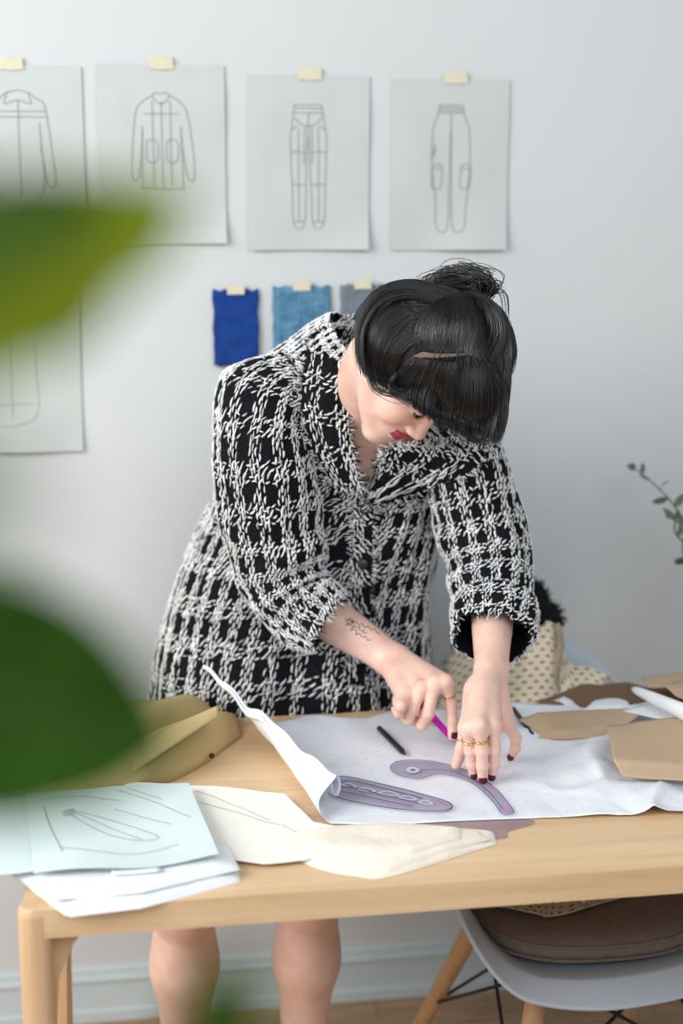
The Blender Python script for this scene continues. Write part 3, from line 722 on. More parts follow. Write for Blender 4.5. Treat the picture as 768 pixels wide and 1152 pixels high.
def fringe(pts, dirs, n, ln=.011, rad=.0008, white=.5):
    """frayed edge: short curly yarn ends along a line; returns two (V,F) sets white/black"""
    out = ([], []); pts = A(pts); dirs = A(dirs)
    for q in range(n):
        t = rng.random()*(len(pts)-1.001); i = int(t); f = t-i; p = pts[i]*(1-f)+pts[i+1]*f; d = dirs[i]*(1-f)+dirs[i+1]*f
        d = d/np.linalg.norm(d)+rng.normal(0, .45, 3); d /= np.linalg.norm(d); c = rng.normal(0, .5, 3)*.004; L = ln*rng.uniform(.4, 1.3)
        P = [p-d*.003, p+d*L*.4+c, p+d*L+c*1.5+rng.normal(0, .0012, 3)]
        out[0 if rng.random() < white else 1].append(A(P))
    res = []
    for S in out:
        mb = MB()
        for P in S: mb.tube(P, [rad*1.1, rad, rad*.5], 4)
        res.append((np.concatenate(mb.V), A([list(f) for f in mb.F])) if S else None)
    return res
def merge(sets):
    V, F, I, n = [], [], [], 0
    for s_, i in sets:
        if s_ is None: continue
        v, f = s_; V.append(v); F.append(np.asarray(f)+n); I += [i]*len(f); n += len(v)
    return np.concatenate(V), np.concatenate(F), I
def garment(name, sets, parent):
    V, F, I = merge(sets); return mk(name, V, F, None, parent, True, None, None, [M['tweed'], M['yarn']], I)
def nz(lo, fr, fc, seed, oct=2):
    nl, na = lo.P.shape[:2]; out = np.zeros((nl, na)); ca_, sa_ = np.cos(lo.a), np.sin(lo.a)
    for i in range(nl):
        for j in range(na):
            out[i, j] = wn(ca_[j]*fc, sa_[j]*fc, i/nl*fr+seed)+(.5*wn(ca_[j]*fc*2.1, sa_[j]*fc*2.1, i/nl*fr*2.1+seed+9) if oct > 1 else 0)
    return out
# --- body of the coat
def bring(xl, yl, xr, yr, Y, hd, e=2.3, dyl=0, dyr=0, tilt=0):
    a = ony(xl, yl, Y+dyl); b = ony(xr, yr, Y+dyr); return (a+b)/2, (b-a)/2, A([0, hd, tilt]), e
br = [bring(158, 890, 496, 865, 2.585, .155), bring(163, 830, 492, 800, 2.58, .152), bring(173, 762, 484, 738, 2.58, .150), bring(190, 690, 484, 668, 2.585, .150), bring(212, 620, 492, 612, 2.57, .150),
      bring(238, 555, 508, 560, 2.55, .145, 2.3), bring(252, 500, 530, 530, 2.51, .140, 2.2, tilt=.01), bring(262, 455, 545, 505, 2.47, .125, 2.2, tilt=.03),
      bring(285, 420, 535, 492, 2.44, .095, 2.1, tilt=.05), bring(325, 392, 508, 478, 2.42, .075, 2.0, tilt=.05), bring(352, 372, 475, 455, 2.40, .062, 2., tilt=.04), bring(372, 362, 452, 436, 2.385, .058, 2., tilt=.035)]
def bdisp(lo):
    n = nz(lo, 5, 1.6, 1.); m = nz(lo, 1.2, 3.2, 5.); v = np.linspace(0, 1, lo.P.shape[0])[:, None]; a = lo.a[None]
    D = .010*n+.012*m*(1-.4*v)
    D += .010*np.sin(a*9+v*5+2*n)*np.clip(1-v*1.5, 0, 1)*.8            # soft vertical folds to the hem
    fr = np.clip(-np.sin(a), 0, 1)
    D += .007*fr*np.sin((v*16+np.cos(a)*4))*np.exp(-((v-.42)/.16)**2)   # drag lines at the waist
    return D
BL = Loft(*[A([r[k] for r in br]) for k in range(4)], 150, 220, 0, 0, bdisp)
def topx(P):
    d = P-CO; w_ = d@CF; return np.stack([384+FPX*(d@CR)/w_, 576-FPX*(d@CU)/w_], -1)
VNECK = [(392, 395), (440, 395), (470, 440), (468, 497), (446, 503), (428, 520), (409, 556), (400, 540), (395, 500), (388, 450)]
def inpoly(px, poly):
    x, y = px[..., 0], px[..., 1]; c = np.zeros(x.shape, bool); n = len(poly)
    for k in range(n):
        (x0, y0), (x1, y1) = poly[k], poly[k-1]
        c ^= ((y0 > y) != (y1 > y)) & (x < (x1-x0)*(y-y0)/(y1-y0+1e-9)+x0)
    return c
keep = ~(inpoly(topx(BL.P), VNECK) & (((CO-BL.P)*BL.N).sum(2) > 0))
bt = threads(BL, 38, 17.5, keep)
hem = BL.P[0]; btv = BL.faces(keep)
ed = fringe(BL.P[0][list(range(220))+[0]], np.tile(A([0, 0, -1.]), (221, 1)), 260)
coat = garment('coat', [((BL.P.reshape(-1, 3), btv), 0), (bt, 1), (ed[0], 1), (ed[1], 0)], person)
coat['label'] = 'boxy black and white checked tweed coat'
ctree = BVHTree.FromPolygons(BL.P.reshape(-1, 3).tolist(), btv.tolist())
# --- sleeves
def sleeve(path, wrist_dir, seed, fold, rows, cuffn, side):
    C_, R_ = A([p[0] for p in path]), A([p[1] for p in path]); T = np.gradient(C_, axis=0); T /= np.linalg.norm(T, axis=1)[:, None]
    U = []; u = A([1., 0, 0])
    for k in range(len(C_)): u = u-T[k]*(u@T[k]); u /= np.linalg.norm(u); U.append(u.copy())
    U = A(U); V_ = np.cross(T, U)
    lo = Loft(C_, U*R_[:, :1], V_*R_[:, 1:], np.full(len(C_), 2.15), 130, 110, 0, 0, fold)
    return lo
def rdisp(lo):
    n = nz(lo, 5, 1.3, 21.); m = nz(lo, 9, .8, 31.); v = np.linspace(0, 1, lo.P.shape[0])[:, None]; a = lo.a[None]
    return .007*n+.006*m*np.exp(-((v-.66)/.2)**2)+.007*np.sin(v*44+np.cos(a-1)*2.4+n*1.5)*np.exp(-((v-.64)/.15)**2)*(.55+.45*np.cos(a-.3))+.004*np.sin(v*20+a*2)*np.exp(-((v-.25)/.2)**2)
RS = [(ony(326, 428, 2.44), (.050, .060)), (ony(300, 446, 2.425), (.078, .078)), (ony(294, 492, 2.41), (.081, .085)), (ony(300, 545, 2.41), (.084, .086)), (ony(307, 597, 2.42), (.081, .084)), (ony(317, 645, 2.425), (.074, .078)),
      (ony(334, 680, 2.40), (.062, .066)), (ony(355, 692, 2.375), (.052, .052)), (ony(370, 701, 2.365), (.047, .047))]
RL = sleeve(RS, None, 1, rdisp, 0, 0, 1)
def ldisp(lo):
    n = nz(lo, 4, 1.3, 51.); v = np.linspace(0, 1, lo.P.shape[0])[:, None]; a = lo.a[None]
    return .007*n+.006*np.sin(v*30+np.cos(a+1)*2.2+n*2)*np.exp(-((v-.55)/.22)**2)*(.6+.4*np.cos(a+2))
LS = [(ony(505, 500, 2.42), (.050, .055)), (ony(522, 520, 2.39), (.064, .068)), (ony(532, 560, 2.38), (.068, .072)), (ony(543, 605, 2.37), (.070, .073)), (ony(552, 650, 2.345), (.068, .070)), (ony(555, 690, 2.29), (.0625, .062)),
      (ony(553, 718, 2.245), (.0575, .058))]
LL = sleeve(LS, None, 1, ldisp, 0, 0, 1)
def hugcuff(lo, rows, t0=.80):
    """turned-back cuff: a slightly wider band over the end of the sleeve"""
    nl = lo.P.shape[0]; i0 = int(nl*t0); P = lo.P[i0:]+lo.N[i0:]*A(np.interp(np.linspace(0, 1, nl-i0), [0, .1, .9, 1], [.0015, .0075, .008, .003]))[:, None, None]
    c = object.__new__(Loft); c.P = P; c.a = lo.a; c.norm(); return c
def mk_sleeve(lo, bands, rows, ph, cuff_rows, parent, t0):
    th = threads(lo, bands, rows, None, phase=ph); n = lo.P.shape[1]; endp = lo.P[-1][list(range(n))+[0]]; T = lo.Q[-1, :3]-lo.Q[-4, :3]; T /= np.linalg.norm(T)
    inner = np.concatenate([lo.P[-1:], lo.P[-1:]*.96+lo.P[-1:].mean(1, keepdims=True)*.04-T*.006, lo.P[-1:]*.90+lo.P[-1:].mean(1, keepdims=True)*.10-T*.05])
    c = object.__new__(Loft); c.P = inner; c.a = lo.a; c.norm()
    o = garment('sleeve', [((lo.P.reshape(-1, 3), lo.faces()), 0), ((inner.reshape(-1, 3), c.faces()), 0), (th, 1)], parent)
    cu = hugcuff(lo, 0, t0); th2 = threads(cu, bands, cuff_rows, None, phase=(ph[0]+.4, .2)); e = fringe(cu.P[-1][list(range(n))+[0]], np.tile(T, (n+1, 1)), 110, .008); e2 = fringe(cu.P[0][list(range(n))+[0]], np.tile(-T, (n+1, 1)), 70, .007)
    garment('cuff', [((cu.P.reshape(-1, 3), cu.faces()), 0), (th2, 1), (e[0], 1), (e[1], 0), (e2[0], 1), (e2[1], 0)], o); return o
mk_sleeve(RL, 15, 10.6, (.2, .1), 1.7, coat, .80)
mk_sleeve(LL, 13, 8.2, (.5, .3), 1.6, coat, .78)
stree = [ctree]+[BVHTree.FromPolygons(l.P.reshape(-1, 3).tolist(), l.faces().tolist()) for l in (RL, LL)]
def cdepth(px, py, off, trees=None):
    best = None
    for t in (trees or [ctree]):
        d = Vector(ray(px, py)).normalized(); loc, nr, i, dist = t.ray_cast(Vector(CO), d)
        if loc is not None and (best is None or dist < best): best = dist
    return best
def strip(inner, outer, off, nu, nv, bow, fall):
    I, O = cr(inner, nu), cr(outer, nu); P = np.zeros((nu, nv, 3)); last = fall; D = np.zeros((nu, nv))
    for i in range(nu):
        for j, t in enumerate(np.linspace(0, 1, nv)):
            q = I[i]*(1-t)+O[i]*t; d = cdepth(q[0], q[1], 0, stree)
            if d is None or abs(d-last) > .12: d = last
            last = d; D[i, j] = d
    for _ in range(14):
        E_ = np.pad(D, 1, mode='edge'); D = (E_[1:-1, 1:-1]*2+E_[:-2, 1:-1]+E_[2:, 1:-1]+E_[1:-1, :-2]+E_[1:-1, 2:])/6
    for i in range(nu):
        for j, t in enumerate(np.linspace(0, 1, nv)):
            q = I[i]*(1-t)+O[i]*t; dd = ray(*q); dd /= np.linalg.norm(dd); P[i, j] = CO+dd*(D[i, j]-off-bow*math.sin(math.pi*min(1, t*.9+.1))+.002*math.sin(i*.35))
    return Sheet(P)
def mk_strip(name, lo, bands, rows, parent, edges):
    nl, na = lo.P.shape[:2]; i, j = np.meshgrid(np.arange(nl-1), np.arange(na-1), indexing='ij'); F = np.stack([i*na+j, (i+1)*na+j, (i+1)*na+j+1, i*na+j+1], -1).reshape(-1, 4)
    B = lo.P-lo.N*.004; V = np.concatenate([lo.P.reshape(-1, 3), B.reshape(-1, 3)]); k = nl*na
    rim = []
    for a in range(nl-1): rim += [(a*na, (a+1)*na, k+(a+1)*na, k+a*na), (a*na+na-1, k+a*na+na-1, k+(a+1)*na+na-1, (a+1)*na+na-1)]
    for a in range(na-1): rim += [(a, k+a, k+a+1, a+1), ((nl-1)*na+a, (nl-1)*na+a+1, k+(nl-1)*na+a+1, k+(nl-1)*na+a)]
    sets = [((V, np.concatenate([F, F[:, ::-1]+k, A(rim)])), 0), (threads(lo, bands, rows, None, wrap=False), 1)]
    for e in edges:
        pts = lo.P[:, 0] if e == 'i' else lo.P[:, -1] if e == 'o' else lo.P[-1] if e == 'e' else lo.P[0]
        nx = lo.P[:, 1] if e == 'i' else lo.P[:, -2] if e == 'o' else lo.P[-2] if e == 'e' else lo.P[1]
        fr = fringe(pts, pts-nx+1e-6, int(len(pts)*3.2), .009); sets += [(fr[0], 1), (fr[1], 0)]
    return garment(name, sets, parent)
cl = strip([(404, 357), (396, 385), (396, 430), (393, 470), (398, 510), (407, 552)], [(378, 362), (350, 378), (340, 415), (338, 455), (352, 505), (376, 548)], .010, 46, 18, .014, 2.55)
mk_strip('collar', cl, 1.7, 5.2, coat, 'ioes')
cl2 = strip([(446, 499), (433, 508), (423, 525), (408, 556)], [(545, 505), (535, 528), (490, 548), (418, 572)], .010, 40, 30, .010, 2.45)
mk_strip('collar', cl2, 3.0, 2.2, coat, 'ioes')
pk = strip([(400, 545), (397, 590), (395, 640), (390, 700), (386, 770)], [(424, 550), (421, 590), (420, 640), (416, 700), (412, 770)], .004, 60, 7, .003, 2.5)
mk_strip('placket', pk, .9, 6.0, coat, 'io')
for bx_, by_ in ((410, 582), (409, 655)):
    p = pk.P[int((by_-545)/225*59), 3]; d = (CO-p)/np.linalg.norm(CO-p); MB().tube([p, p+d*.004, p+d*.005], [.009, .009, .007], 20).build('button', M['button'], coat)
# ------------------------------------------------------------------ hair
HD = float((HC-CO)@CF)
def hv(px, py, dz=0.): return CO+ray(px, py)*(HD-dz)
VM = np.stack([CR, CU, -CF], 1)
hairv = Grp(.02)
hairv.add(ellip(H(0, -.013, .040), (.086, .088, .090), HM)); hairv.add(ellip(hv(560, 395, -.01), (.020, .058, .035), VM), k=.02)
hairv.add(ellip(H(0, .085, -.040), (.085, .062, .090), HM), k=.012, sub=True)
hairv.add(ellip(hv(430, 382, .052), (.030, .052, .032), VM), k=.03)
hairv.add(ellip(hv(526, 432, .034), (.053, .070, .052), VM), k=.03)
hairv.add(ellip(H(-.070, -.02, .0), (.024, .06, .055), HM), k=.02)
hairv.add(ellip(H(0, -.085, -.01), (.06, .035, .05), HM), k=.02)
hairv.add(ellip(hv(516, 326, -.015), (.040, .026, .036), VM), k=.012)
HV, HF_ = snet(lambda p, c, R: hairv.ev(p, c, R), HC-.22, HC+.22, .003)
hairo = mk('hair', HV, HF_, M['haircap'], person); hairo['label'] = 'black bobbed hair with straight fringe and small messy bun'
htree = BVHTree.FromPolygons(HV.tolist(), HF_.tolist())
def hdep(px, py):
    d = Vector(ray(px, py)); loc, nr, i, dist = htree.ray_cast(Vector(CO), d.normalized())
    return None if loc is None else (A(loc)-CO)@CF
def strands(guides, n, lift=(0, .006), rad=.00055, jit=1.4, npt=14, free=0., ends=.12, clump=10):
    G = A([cr(g, npt) for g in guides], float); m = len(G); V, F = [], []; mb = MB(); tr = np.linspace(0, 1, npt)
    cl = rng.random(max(2, n//clump))*(m-1.001); cj = rng.normal(0, 1.6, (len(cl), 2)); cll = rng.random(len(cl))
    for q in range(n):
        k = rng.integers(len(cl)); s = np.clip(cl[k]+rng.normal(0, .055*(m-1)**.5), 0, m-1.001); i = int(s); f = s-i; g = (G[i]*(1-f)+G[i+1]*f).copy()
        g += cj[k]*tr[:, None]+rng.normal(0, jit*.55, 2)+rng.normal(0, jit, 2)*tr[:, None]**1.5; ph = rng.random()*6; g[:, 0] += np.sin(tr*4+ph)*.7
        e = 1-abs(rng.normal(0, ends)); g = cr(g, npt) if e > .99 else np.stack([np.interp(tr*e, tr, g[:, 0]), np.interp(tr*e, tr, g[:, 1])], 1)
        D = []; last = None; lf_ = lift[0]+(lift[1]-lift[0])*(.7*cll[k]+.3*rng.random())
        for (x, y), t in zip(g, tr):
            d = hdep(x, y)
            if d is None or (last is not None and d-last > .012): d = (last if last is not None else HD-.06)+.0008
            last = d; D.append(d)
        D = A(D); 
        for _ in range(3): D[1:-1] = (D[:-2]+D[1:-1]*2+D[2:])/4
        D = D-lf_*np.sin(np.clip(tr*1.5+.15, 0, 1.57))
        P = A([CO+ray(x, y)*d for (x, y), d in zip(g, D)]); mb.tube(P, rad*np.interp(tr, [0, .1, .7, 1], [.8, 1, .9, .25]), 3, cap=False)
    return mb
mb = strands([[(512, 330), (470, 318), (428, 323), (406, 350), (402, 385), (406, 416)], [(506, 336), (464, 324), (430, 330), (409, 356), (404, 385), (408, 420)], [(498, 342), (458, 334), (430, 346), (414, 372), (411, 402), (417, 430)], [(496, 352), (462, 348), (438, 364), (424, 388), (419, 412), (427, 436)],
  [(492, 366), (466, 365), (446, 380), (434, 400), (430, 420), (441, 441)], [(486, 384), (468, 385), (454, 396), (446, 411), (444, 427), (452, 446)]], 2600, (0, .010), clump=32)
mb.build('side_hair', M['hair'], hairo)
mb = strands([[(468, 400), (456, 410), (448, 422), (446, 436), (452, 448)], [(476, 404), (468, 418), (461, 434), (459, 448), (464, 458)], [(490, 407), (484, 425), (476, 445), (474, 458), (478, 468)], [(505, 408), (502, 430), (497, 455), (494, 472), (494, 482)],
  [(520, 407), (521, 432), (517, 460), (512, 480), (511, 490)], [(534, 406), (540, 432), (540, 462), (534, 484), (530, 497)], [(546, 407), (557, 432), (560, 462), (553, 486), (548, 502)], [(553, 410), (566, 432), (569, 458), (565, 480), (557, 500)]], 2600, (.001, .011), ends=.2, clump=22)
mb.build('fringe', M['hair'], hairo)
mb = strands([[(468, 397), (466, 380), (474, 358), (494, 336)], [(484, 393), (484, 370), (492, 350), (504, 332)], [(502, 395), (502, 370), (508, 348), (514, 330)], [(522, 396), (526, 370), (524, 346), (520, 328)], [(540, 400), (550, 374), (545, 348), (528, 328)],
  [(553, 408), (567, 380), (560, 350), (538, 330)]], 1500)
mb.build('crown_hair', M['hair'], hairo)
mb = strands([[(472, 392), (466, 401), (456, 414), (447, 428)], [(492, 392), (489, 401), (484, 414), (480, 430)], [(520, 392), (520, 402), (520, 418), (520, 434)], [(546, 396), (551, 405), (558, 420), (562, 436)]], 95, (.003, .005), npt=8, ends=.3)
mb.build('parting_strands', M['hair'], hairo)
mb = strands([[(500, 330), (474, 317), (440, 320), (415, 338)], [(520, 326), (480, 322), (450, 330), (425, 350)]], 500, (0, .003))
mb.build('back_hair', M['hair'], hairo)
mb = strands([[(536, 330), (562, 348), (576, 378), (577, 405), (566, 425)], [(545, 338), (566, 362), (573, 392), (568, 430), (556, 470)], [(548, 350), (562, 376), (570, 410), (570, 450), (556, 498)]], 700, (0, .004))
mb.build('side_hair', M['hair'], hairo)
bn = MB()
for q in range(560):
    c = hv(516+rng.normal(0, 7), 323+rng.normal(0, 4), -.008+rng.normal(0, .010)); rx = rng.uniform(.022, .046); ry = rng.uniform(.014, .030); rz = rng.uniform(.012, .034); ph = rng.random()*6.3; L = rng.uniform(2.2, 5.5); til = rng.normal(0, .5)
    t = np.linspace(0, L, 16); x = np.cos(t+ph)*rx+np.sin(t*3+ph)*.002; y = np.sin(t+ph)*ry*math.cos(til)+np.cos(t*2+ph)*.002; z = np.sin(t+ph+1.2)*rz*(.5+abs(math.sin(til)))
    bn.tube(c+x[:, None]*CR+y[:, None]*CU-z[:, None]*CF, rng.uniform(.0005, .0009), 3, cap=False)
bn.build('bun', M['hair'], hairo)
# loose wisps and flyaways
ws = MB()
def wisp(px, dz, r=.0005):
    g = cr(px, 22); ws.tube(A([CO+ray(x, y)*(HD-dz+.003*math.sin(i*.5)) for i, (x, y) in enumerate(g)]), r*np.linspace(1, .4, 22), 4, cap=False)
for q in range(26):
    a, b = rng.normal(0, 1.6, 2); c = rng.random()
    wisp([(416+a, 418+b), (421+a, 434+b), (430+a*1.5, 441+b), (442+a, 443+b*2), (454+c*6, 444+b*2), (462+c*5, 438+b)], .072, .0006)
for q in range(12):
    a, b = rng.normal(0, 1.5, 2); wisp([(446+a, 418+b), (438+a, 430+b), (440+a, 440+b), (452+a*2, 449+b), (463+a*2, 453+b*2)], .078)
ws.build('temple_wisps', M['hair'], hairo); ws = MB()
for q in range(16):
    a = rng.uniform(-1, 1); wisp([(540, 330), (556+a*4, 318+rng.random()*14), (566+a*5, 332), (569+a*4, 350+rng.random()*10)], .0)
for q in range(22):
    a = rng.uniform(-2.9, -.2); x0, y0 = 500+math.cos(a)*66, 385+math.sin(a)*56; wisp([(x0, y0), (x0+math.cos(a)*6+rng.normal(0, 4), y0+math.sin(a)*5), (x0+math.cos(a)*7+rng.normal(0, 12), y0+math.sin(a)*8+rng.normal(0, 5))], .0, .00022)
ws.build('flyaway_hair', M['hair'], hairo); ws = MB()
for q in range(30):
    x = rng.uniform(480, 562); y = 470+(x-480)*.38; wisp([(x, y-20), (x+rng.normal(0, 2), y), (x+rng.normal(0, 5), y+rng.uniform(4, 11))], .075, .0003)
ws.build('fringe_ends', M['hair'], hairo)
n = NT('parting_skin'); n.set(Base_Color=hexc(120, 100, 92), Roughness=.6)
pm = MB(); g = cr([(464, 402), (476, 399), (486, 400), (500, 400), (516, 399), (530, 399), (545, 404)], 40); wd = np.interp(np.linspace(0, 1, 40), [0, .15, .35, .7, 1], [1.2, 3.2, 2.5, 1.4, .5])
rows = []
for off in (-1, -.5, 0, .5, 1): rows.append([CO+ray(x, y+off*w_)*((hdep(x, y+off*w_) or HD-.08)-.0022) for (x, y), w_ in zip(g, wd)])
pm.grid(A(rows)); pm.build('parting', n.m, hairo)
# ------------------------------------------------------------------ things on the table
def curvepx(pts, n, z):
    Q = cr(pts, n) if len(pts) > 2 else np.linspace(A(pts[0], float), A(pts[1], float), n); return A([onz(x, y, z) for x, y in Q])
def patch(top, bot, z, nu=40, nv=24, T=0., amp=.0, fr=9., seed=0., zf=None, zt=None, zb=None, straight=False):
    """surface between two edge curves given left to right; T = soft thickness swelling from the edges"""
    if straight:
        def poly(p, n):
            p = A(p, float); L = np.r_[0, np.cumsum(np.linalg.norm(np.diff(p, axis=0), axis=1))]; t = np.linspace(0, L[-1], n); return np.stack([np.interp(t, L, p[:, 0]), np.interp(t, L, p[:, 1])], 1)
        a = A([onz(x, y, zt or z) for x, y in poly(top, nu)]); b = A([onz(x, y, zb or z) for x, y in poly(bot, nu)])
    else: a = curvepx(top, nu, zt or z); b = curvepx(bot, nu, zb or z)
    P = np.zeros((nu, nv, 3))
    for j, t in enumerate(np.linspace(0, 1, nv)): P[:, j] = a*(1-t)+b*t
    for i in range(nu):
        for j in range(nv):
            u, v = i/(nu-1), j/(nv-1); e = min(1, 7*min(u, 1-u, v*.8, (1-v)*.8)); 
            P[i, j, 2] += T*e**.5+abs(amp*wn(P[i, j, 0]*fr, P[i, j, 1]*fr, seed))*(1 if T == 0 else e**.5)+(zf(u, v) if zf else 0)
    return P
def closed(P, z0):
    """close a patch down to the table"""
    mb = MB(); mb.grid(P); nu, nv = P.shape[:2]; B = P.copy(); B[..., 2] = z0; mb.grid(B[:, ::-1])
    rim = [(i, 0) for i in range(nu)]+[(nu-1, j) for j in range(1, nv)]+[(i, nv-1) for i in range(nu-2, -1, -1)]+[(0, j) for j in range(nv-2, 0, -1)]
    a = A([P[r] for r in rim]); b = A([B[r] for r in rim]); m = len(rim); mb.add(np.r_[a, b], [(k, (k+1) % m, m+(k+1) % m, m+k) for k in range(m)]); return mb
Z = .7503
# pattern paper with lifted left margin
nu, nv = 190, 64
L0, L1 = onz(305, 813, Z+.001), onz(372, 927, Z+.001)
R0, R1 = onz(930, 770, Z+.001), onz(930, 905, Z+.001)
bk = curvepx([(305, 813), (330, 809), (352, 804), (385, 809), (415, 807), (450, 799), (520, 797), (640, 792), (780, 784), (880, 774)], nu, Z+.001); fk = curvepx([(372, 927), (440, 928), (520, 924), (600, 921), (680, 919), (768, 917), (880, 911)], nu, Z+.001)
P = np.zeros((nu, nv, 3))
for j, t in enumerate(np.linspace(0, 1, nv)): P[:, j] = bk*(1-t)+fk*t
def pz(x, y):
    w_ = np.clip((x-.57)/.16, 0, 1); a = abs(wn(x*7+y*3, y*9-x*2, 2.))*.014*w_+abs(wn(x*17, y*21, 4.))*.005*w_
    r = 1-abs(wn(x*5-y*4, y*4+x*3, 8.))*2.2; a += max(0, r)**3*.012*w_
    l = .0028*max(0, math.sin((x-.22)*40+y*6))*np.clip((2.40-y)*0+ (y-2.1)/.25, 0, 1)*np.clip((.50-x)/.1, 0, 1)
    return .0006+a+l
for i in range(nu):
    for j in range(nv): P[i, j, 2] += pz(P[i, j, 0], P[i, j, 1])
# the lifted margin: grows out of the left edge
nf = 26; FL = np.zeros((nf, nv, 3)); E0, E1 = onz(378, 873, .80), ony(228, 748, P[0, 0, 1]-.02)
for j, t in enumerate(np.linspace(0, 1, nv)):
    base = P[0, j]; e = E1*(1-t)+E0*t; e = e+A([0, 0, .004*math.sin(t*14)+.003*math.sin(t*31)])
    for i, s in enumerate(np.linspace(0, 1, nf)):
        q = base*(1-s)+e*s; bul = math.sin(math.pi*min(1, s*1.05))*(.010+.012*t**1.5)*(1 if s < .96 else .9)
        q = q+A([-bul, -bul*.25, -bul*.12])+A([0, 0, .0015*math.sin(s*9+t*22)]); q[2] = max(q[2], Z+.0008); FL[i, j] = q
roll = np.zeros((9, nv, 3))   # edge turned over on itself toward the front
for j, t in enumerate(np.linspace(0, 1, nv)):
    for i, s in enumerate(np.linspace(0, 1, 9)):
        rr = .003+.011*t; th_ = s*5.2; rs_ = rr*(1-.35*s); d = A([1, .1, 0]); roll[i, j] = FL[-1, j]+d*rs_*math.sin(th_)*.55+A([0, 0, 1])*(rs_*math.cos(th_)-rr)*1.3
mb = MB(); mb.grid(np.concatenate([roll[::-1], FL[::-1][1:], P[1:]]))
pp = mb.build('pattern_paper', M['pattern']); thick(pp, .0004, -1)
tag(pp, 'large sheet of speckled white pattern paper with its left margin curling up', 'paper')
def prow(P_): return P_
def flat(name, outline, z, mat, t=.0016, n=60, closed_=True, smooth=True, holes=(), mats=None):
    Q = cr(list(outline)+[outline[0]], n)[:-1] if smooth else A(outline, float)
    W_ = [onz(x, y, z) for x, y in Q]; mb = MB().prism([(p[0], p[1]) for p in W_], z, z+t); return mb
def lines_on(mb, L, z, w, i):
    Q = cr(L, len(L)*5) if len(L) > 2 else np.linspace(A(L[0], float), A(L[1], float), 8); P_ = A([onz(x, y, z) for x, y in Q]); T = np.gradient(P_[:, :2], axis=0); T /= np.linalg.norm(T, axis=1)[:, None]+1e-12; N_ = np.stack([-T[:, 1], T[:, 0], 0*T[:, 0]], 1)*w/2
    m = len(P_); mb.add(np.r_[P_+N_, P_-N_], [(k, k+1, m+k+1, m+k) for k in range(m-1)], i)
zr = Z+.0045
# hip curve ruler (left)
out = [(372, 874), (392, 874), (420, 880), (450, 887), (480, 895), (503, 902), (508, 908), (500, 912), (475, 912), (440, 909), (405, 903), (380, 897), (370, 888)]
mb = flat('', out, zr, None)
for L in ([(380, 880), (400, 879), (440, 889), (475, 898)], [(378, 885), (398, 886), (430, 894), (470, 903)], [(380, 890), (400, 893), (430, 900), (465, 907)], out+[out[0]]): lines_on(mb, L, zr+.0019, .0026, 1)
for c in ((392, 884, 8), (412, 889, 10), (436, 893, 12), (458, 898, 10), (478, 903, 8)):
    L = [(c[0]-c[2], c[1]-1), (c[0], c[1]-3), (c[0]+c[2], c[1]+1), (c[0]+2, c[1]+1.5), (c[0]-c[2], c[1]-1)]; lines_on(mb, L, zr+.0019, .0022, 2)
lines_on(mb, [(484, 897), (500, 902), (506, 908), (494, 911)], zr+.0020, .004, 3)
o = mb.build('french_curve', None, mats=[M['ruler'], M['rulerline'], M['rulerwhite'], M['rulerpink']], smooth=False); tag(o, 'violet plastic lens-shaped pattern curve lying flat near the paper roll', 'ruler', 'violet plastic pattern curves on the table')
# hooked french curve under the hand
out = [(439, 862), (446, 857), (462, 855), (482, 856), (502, 860), (522, 866), (542, 876), (558, 888), (570, 902), (578, 914), (566, 916), (556, 904), (546, 893), (534, 883), (520, 876), (504, 872), (490, 871), (482, 873), (470, 876), (452, 873), (442, 868)]
mb = flat('', out, zr, None, n=140)
lines_on(mb, out+[out[0]], zr+.0019, .0014, 1); lines_on(mb, [(462, 866), (500, 866), (528, 875), (550, 891), (565, 910)], zr+.0019, .0012, 1)
lines_on(mb, [(458, 866.5), (463, 863.5), (470, 866), (464, 869), (458, 866.5)], zr+.0019, .006, 2); lines_on(mb, [(566, 903), (572, 912)], zr+.002, .009, 3); lines_on(mb, [(545, 883), (556, 893)], zr+.002, .006, 3)
o = mb.build('french_curve', None, mats=[M['ruler'], M['rulerline'], M['rulerwhite'], M['rulerpink']], smooth=False); tag(o, 'violet hook-shaped pattern curve pressed down by the woman\'s fingertips', 'ruler', 'violet plastic pattern curves on the table')
out = [(380, 936), (420, 925), (480, 920), (550, 920), (596, 922), (598, 928), (572, 936), (570, 943), (545, 944), (520, 938), (470, 942), (420, 945)]
o = flat('', out, Z+.0001, None, t=.0007).build('french_curve', M['ruler'], smooth=False); tag(o, 'violet plastic curve sticking out from under the front edge of the pattern paper', 'ruler', 'violet plastic pattern curves on the table')
# pens
def pen(name, a, b, r, mat, label, cat, tip=None):
    a, b = A(a), A(b); d = (b-a)/np.linalg.norm(b-a); L = np.linalg.norm(b-a); mb = MB()
    mb.tube([a, a+d*.001, a+d*.004, a+d*L*.70, a+d*L*.72, b-d*.016, b-d*.012, b-d*.004, b], [r*.7, r*.95, r, r, r*.93, r, r*.75, r*.4, r*.15], 16)
    o = mb.build(name, mat); return tag(o, label, cat)
pen('felt_pen', onz(426, 819, Z+.0075), onz(456, 849, Z+.0065), .0046, M['blackpen'], 'black pen lying alone on the pattern paper left of the hands', 'pen')
pen('marker_pen', onz(577, 797, Z+.0075), onz(601, 830, Z+.0065), .0040, M['blackpen'], 'black pen lying half under the kraft paper beside the little finger', 'pen')
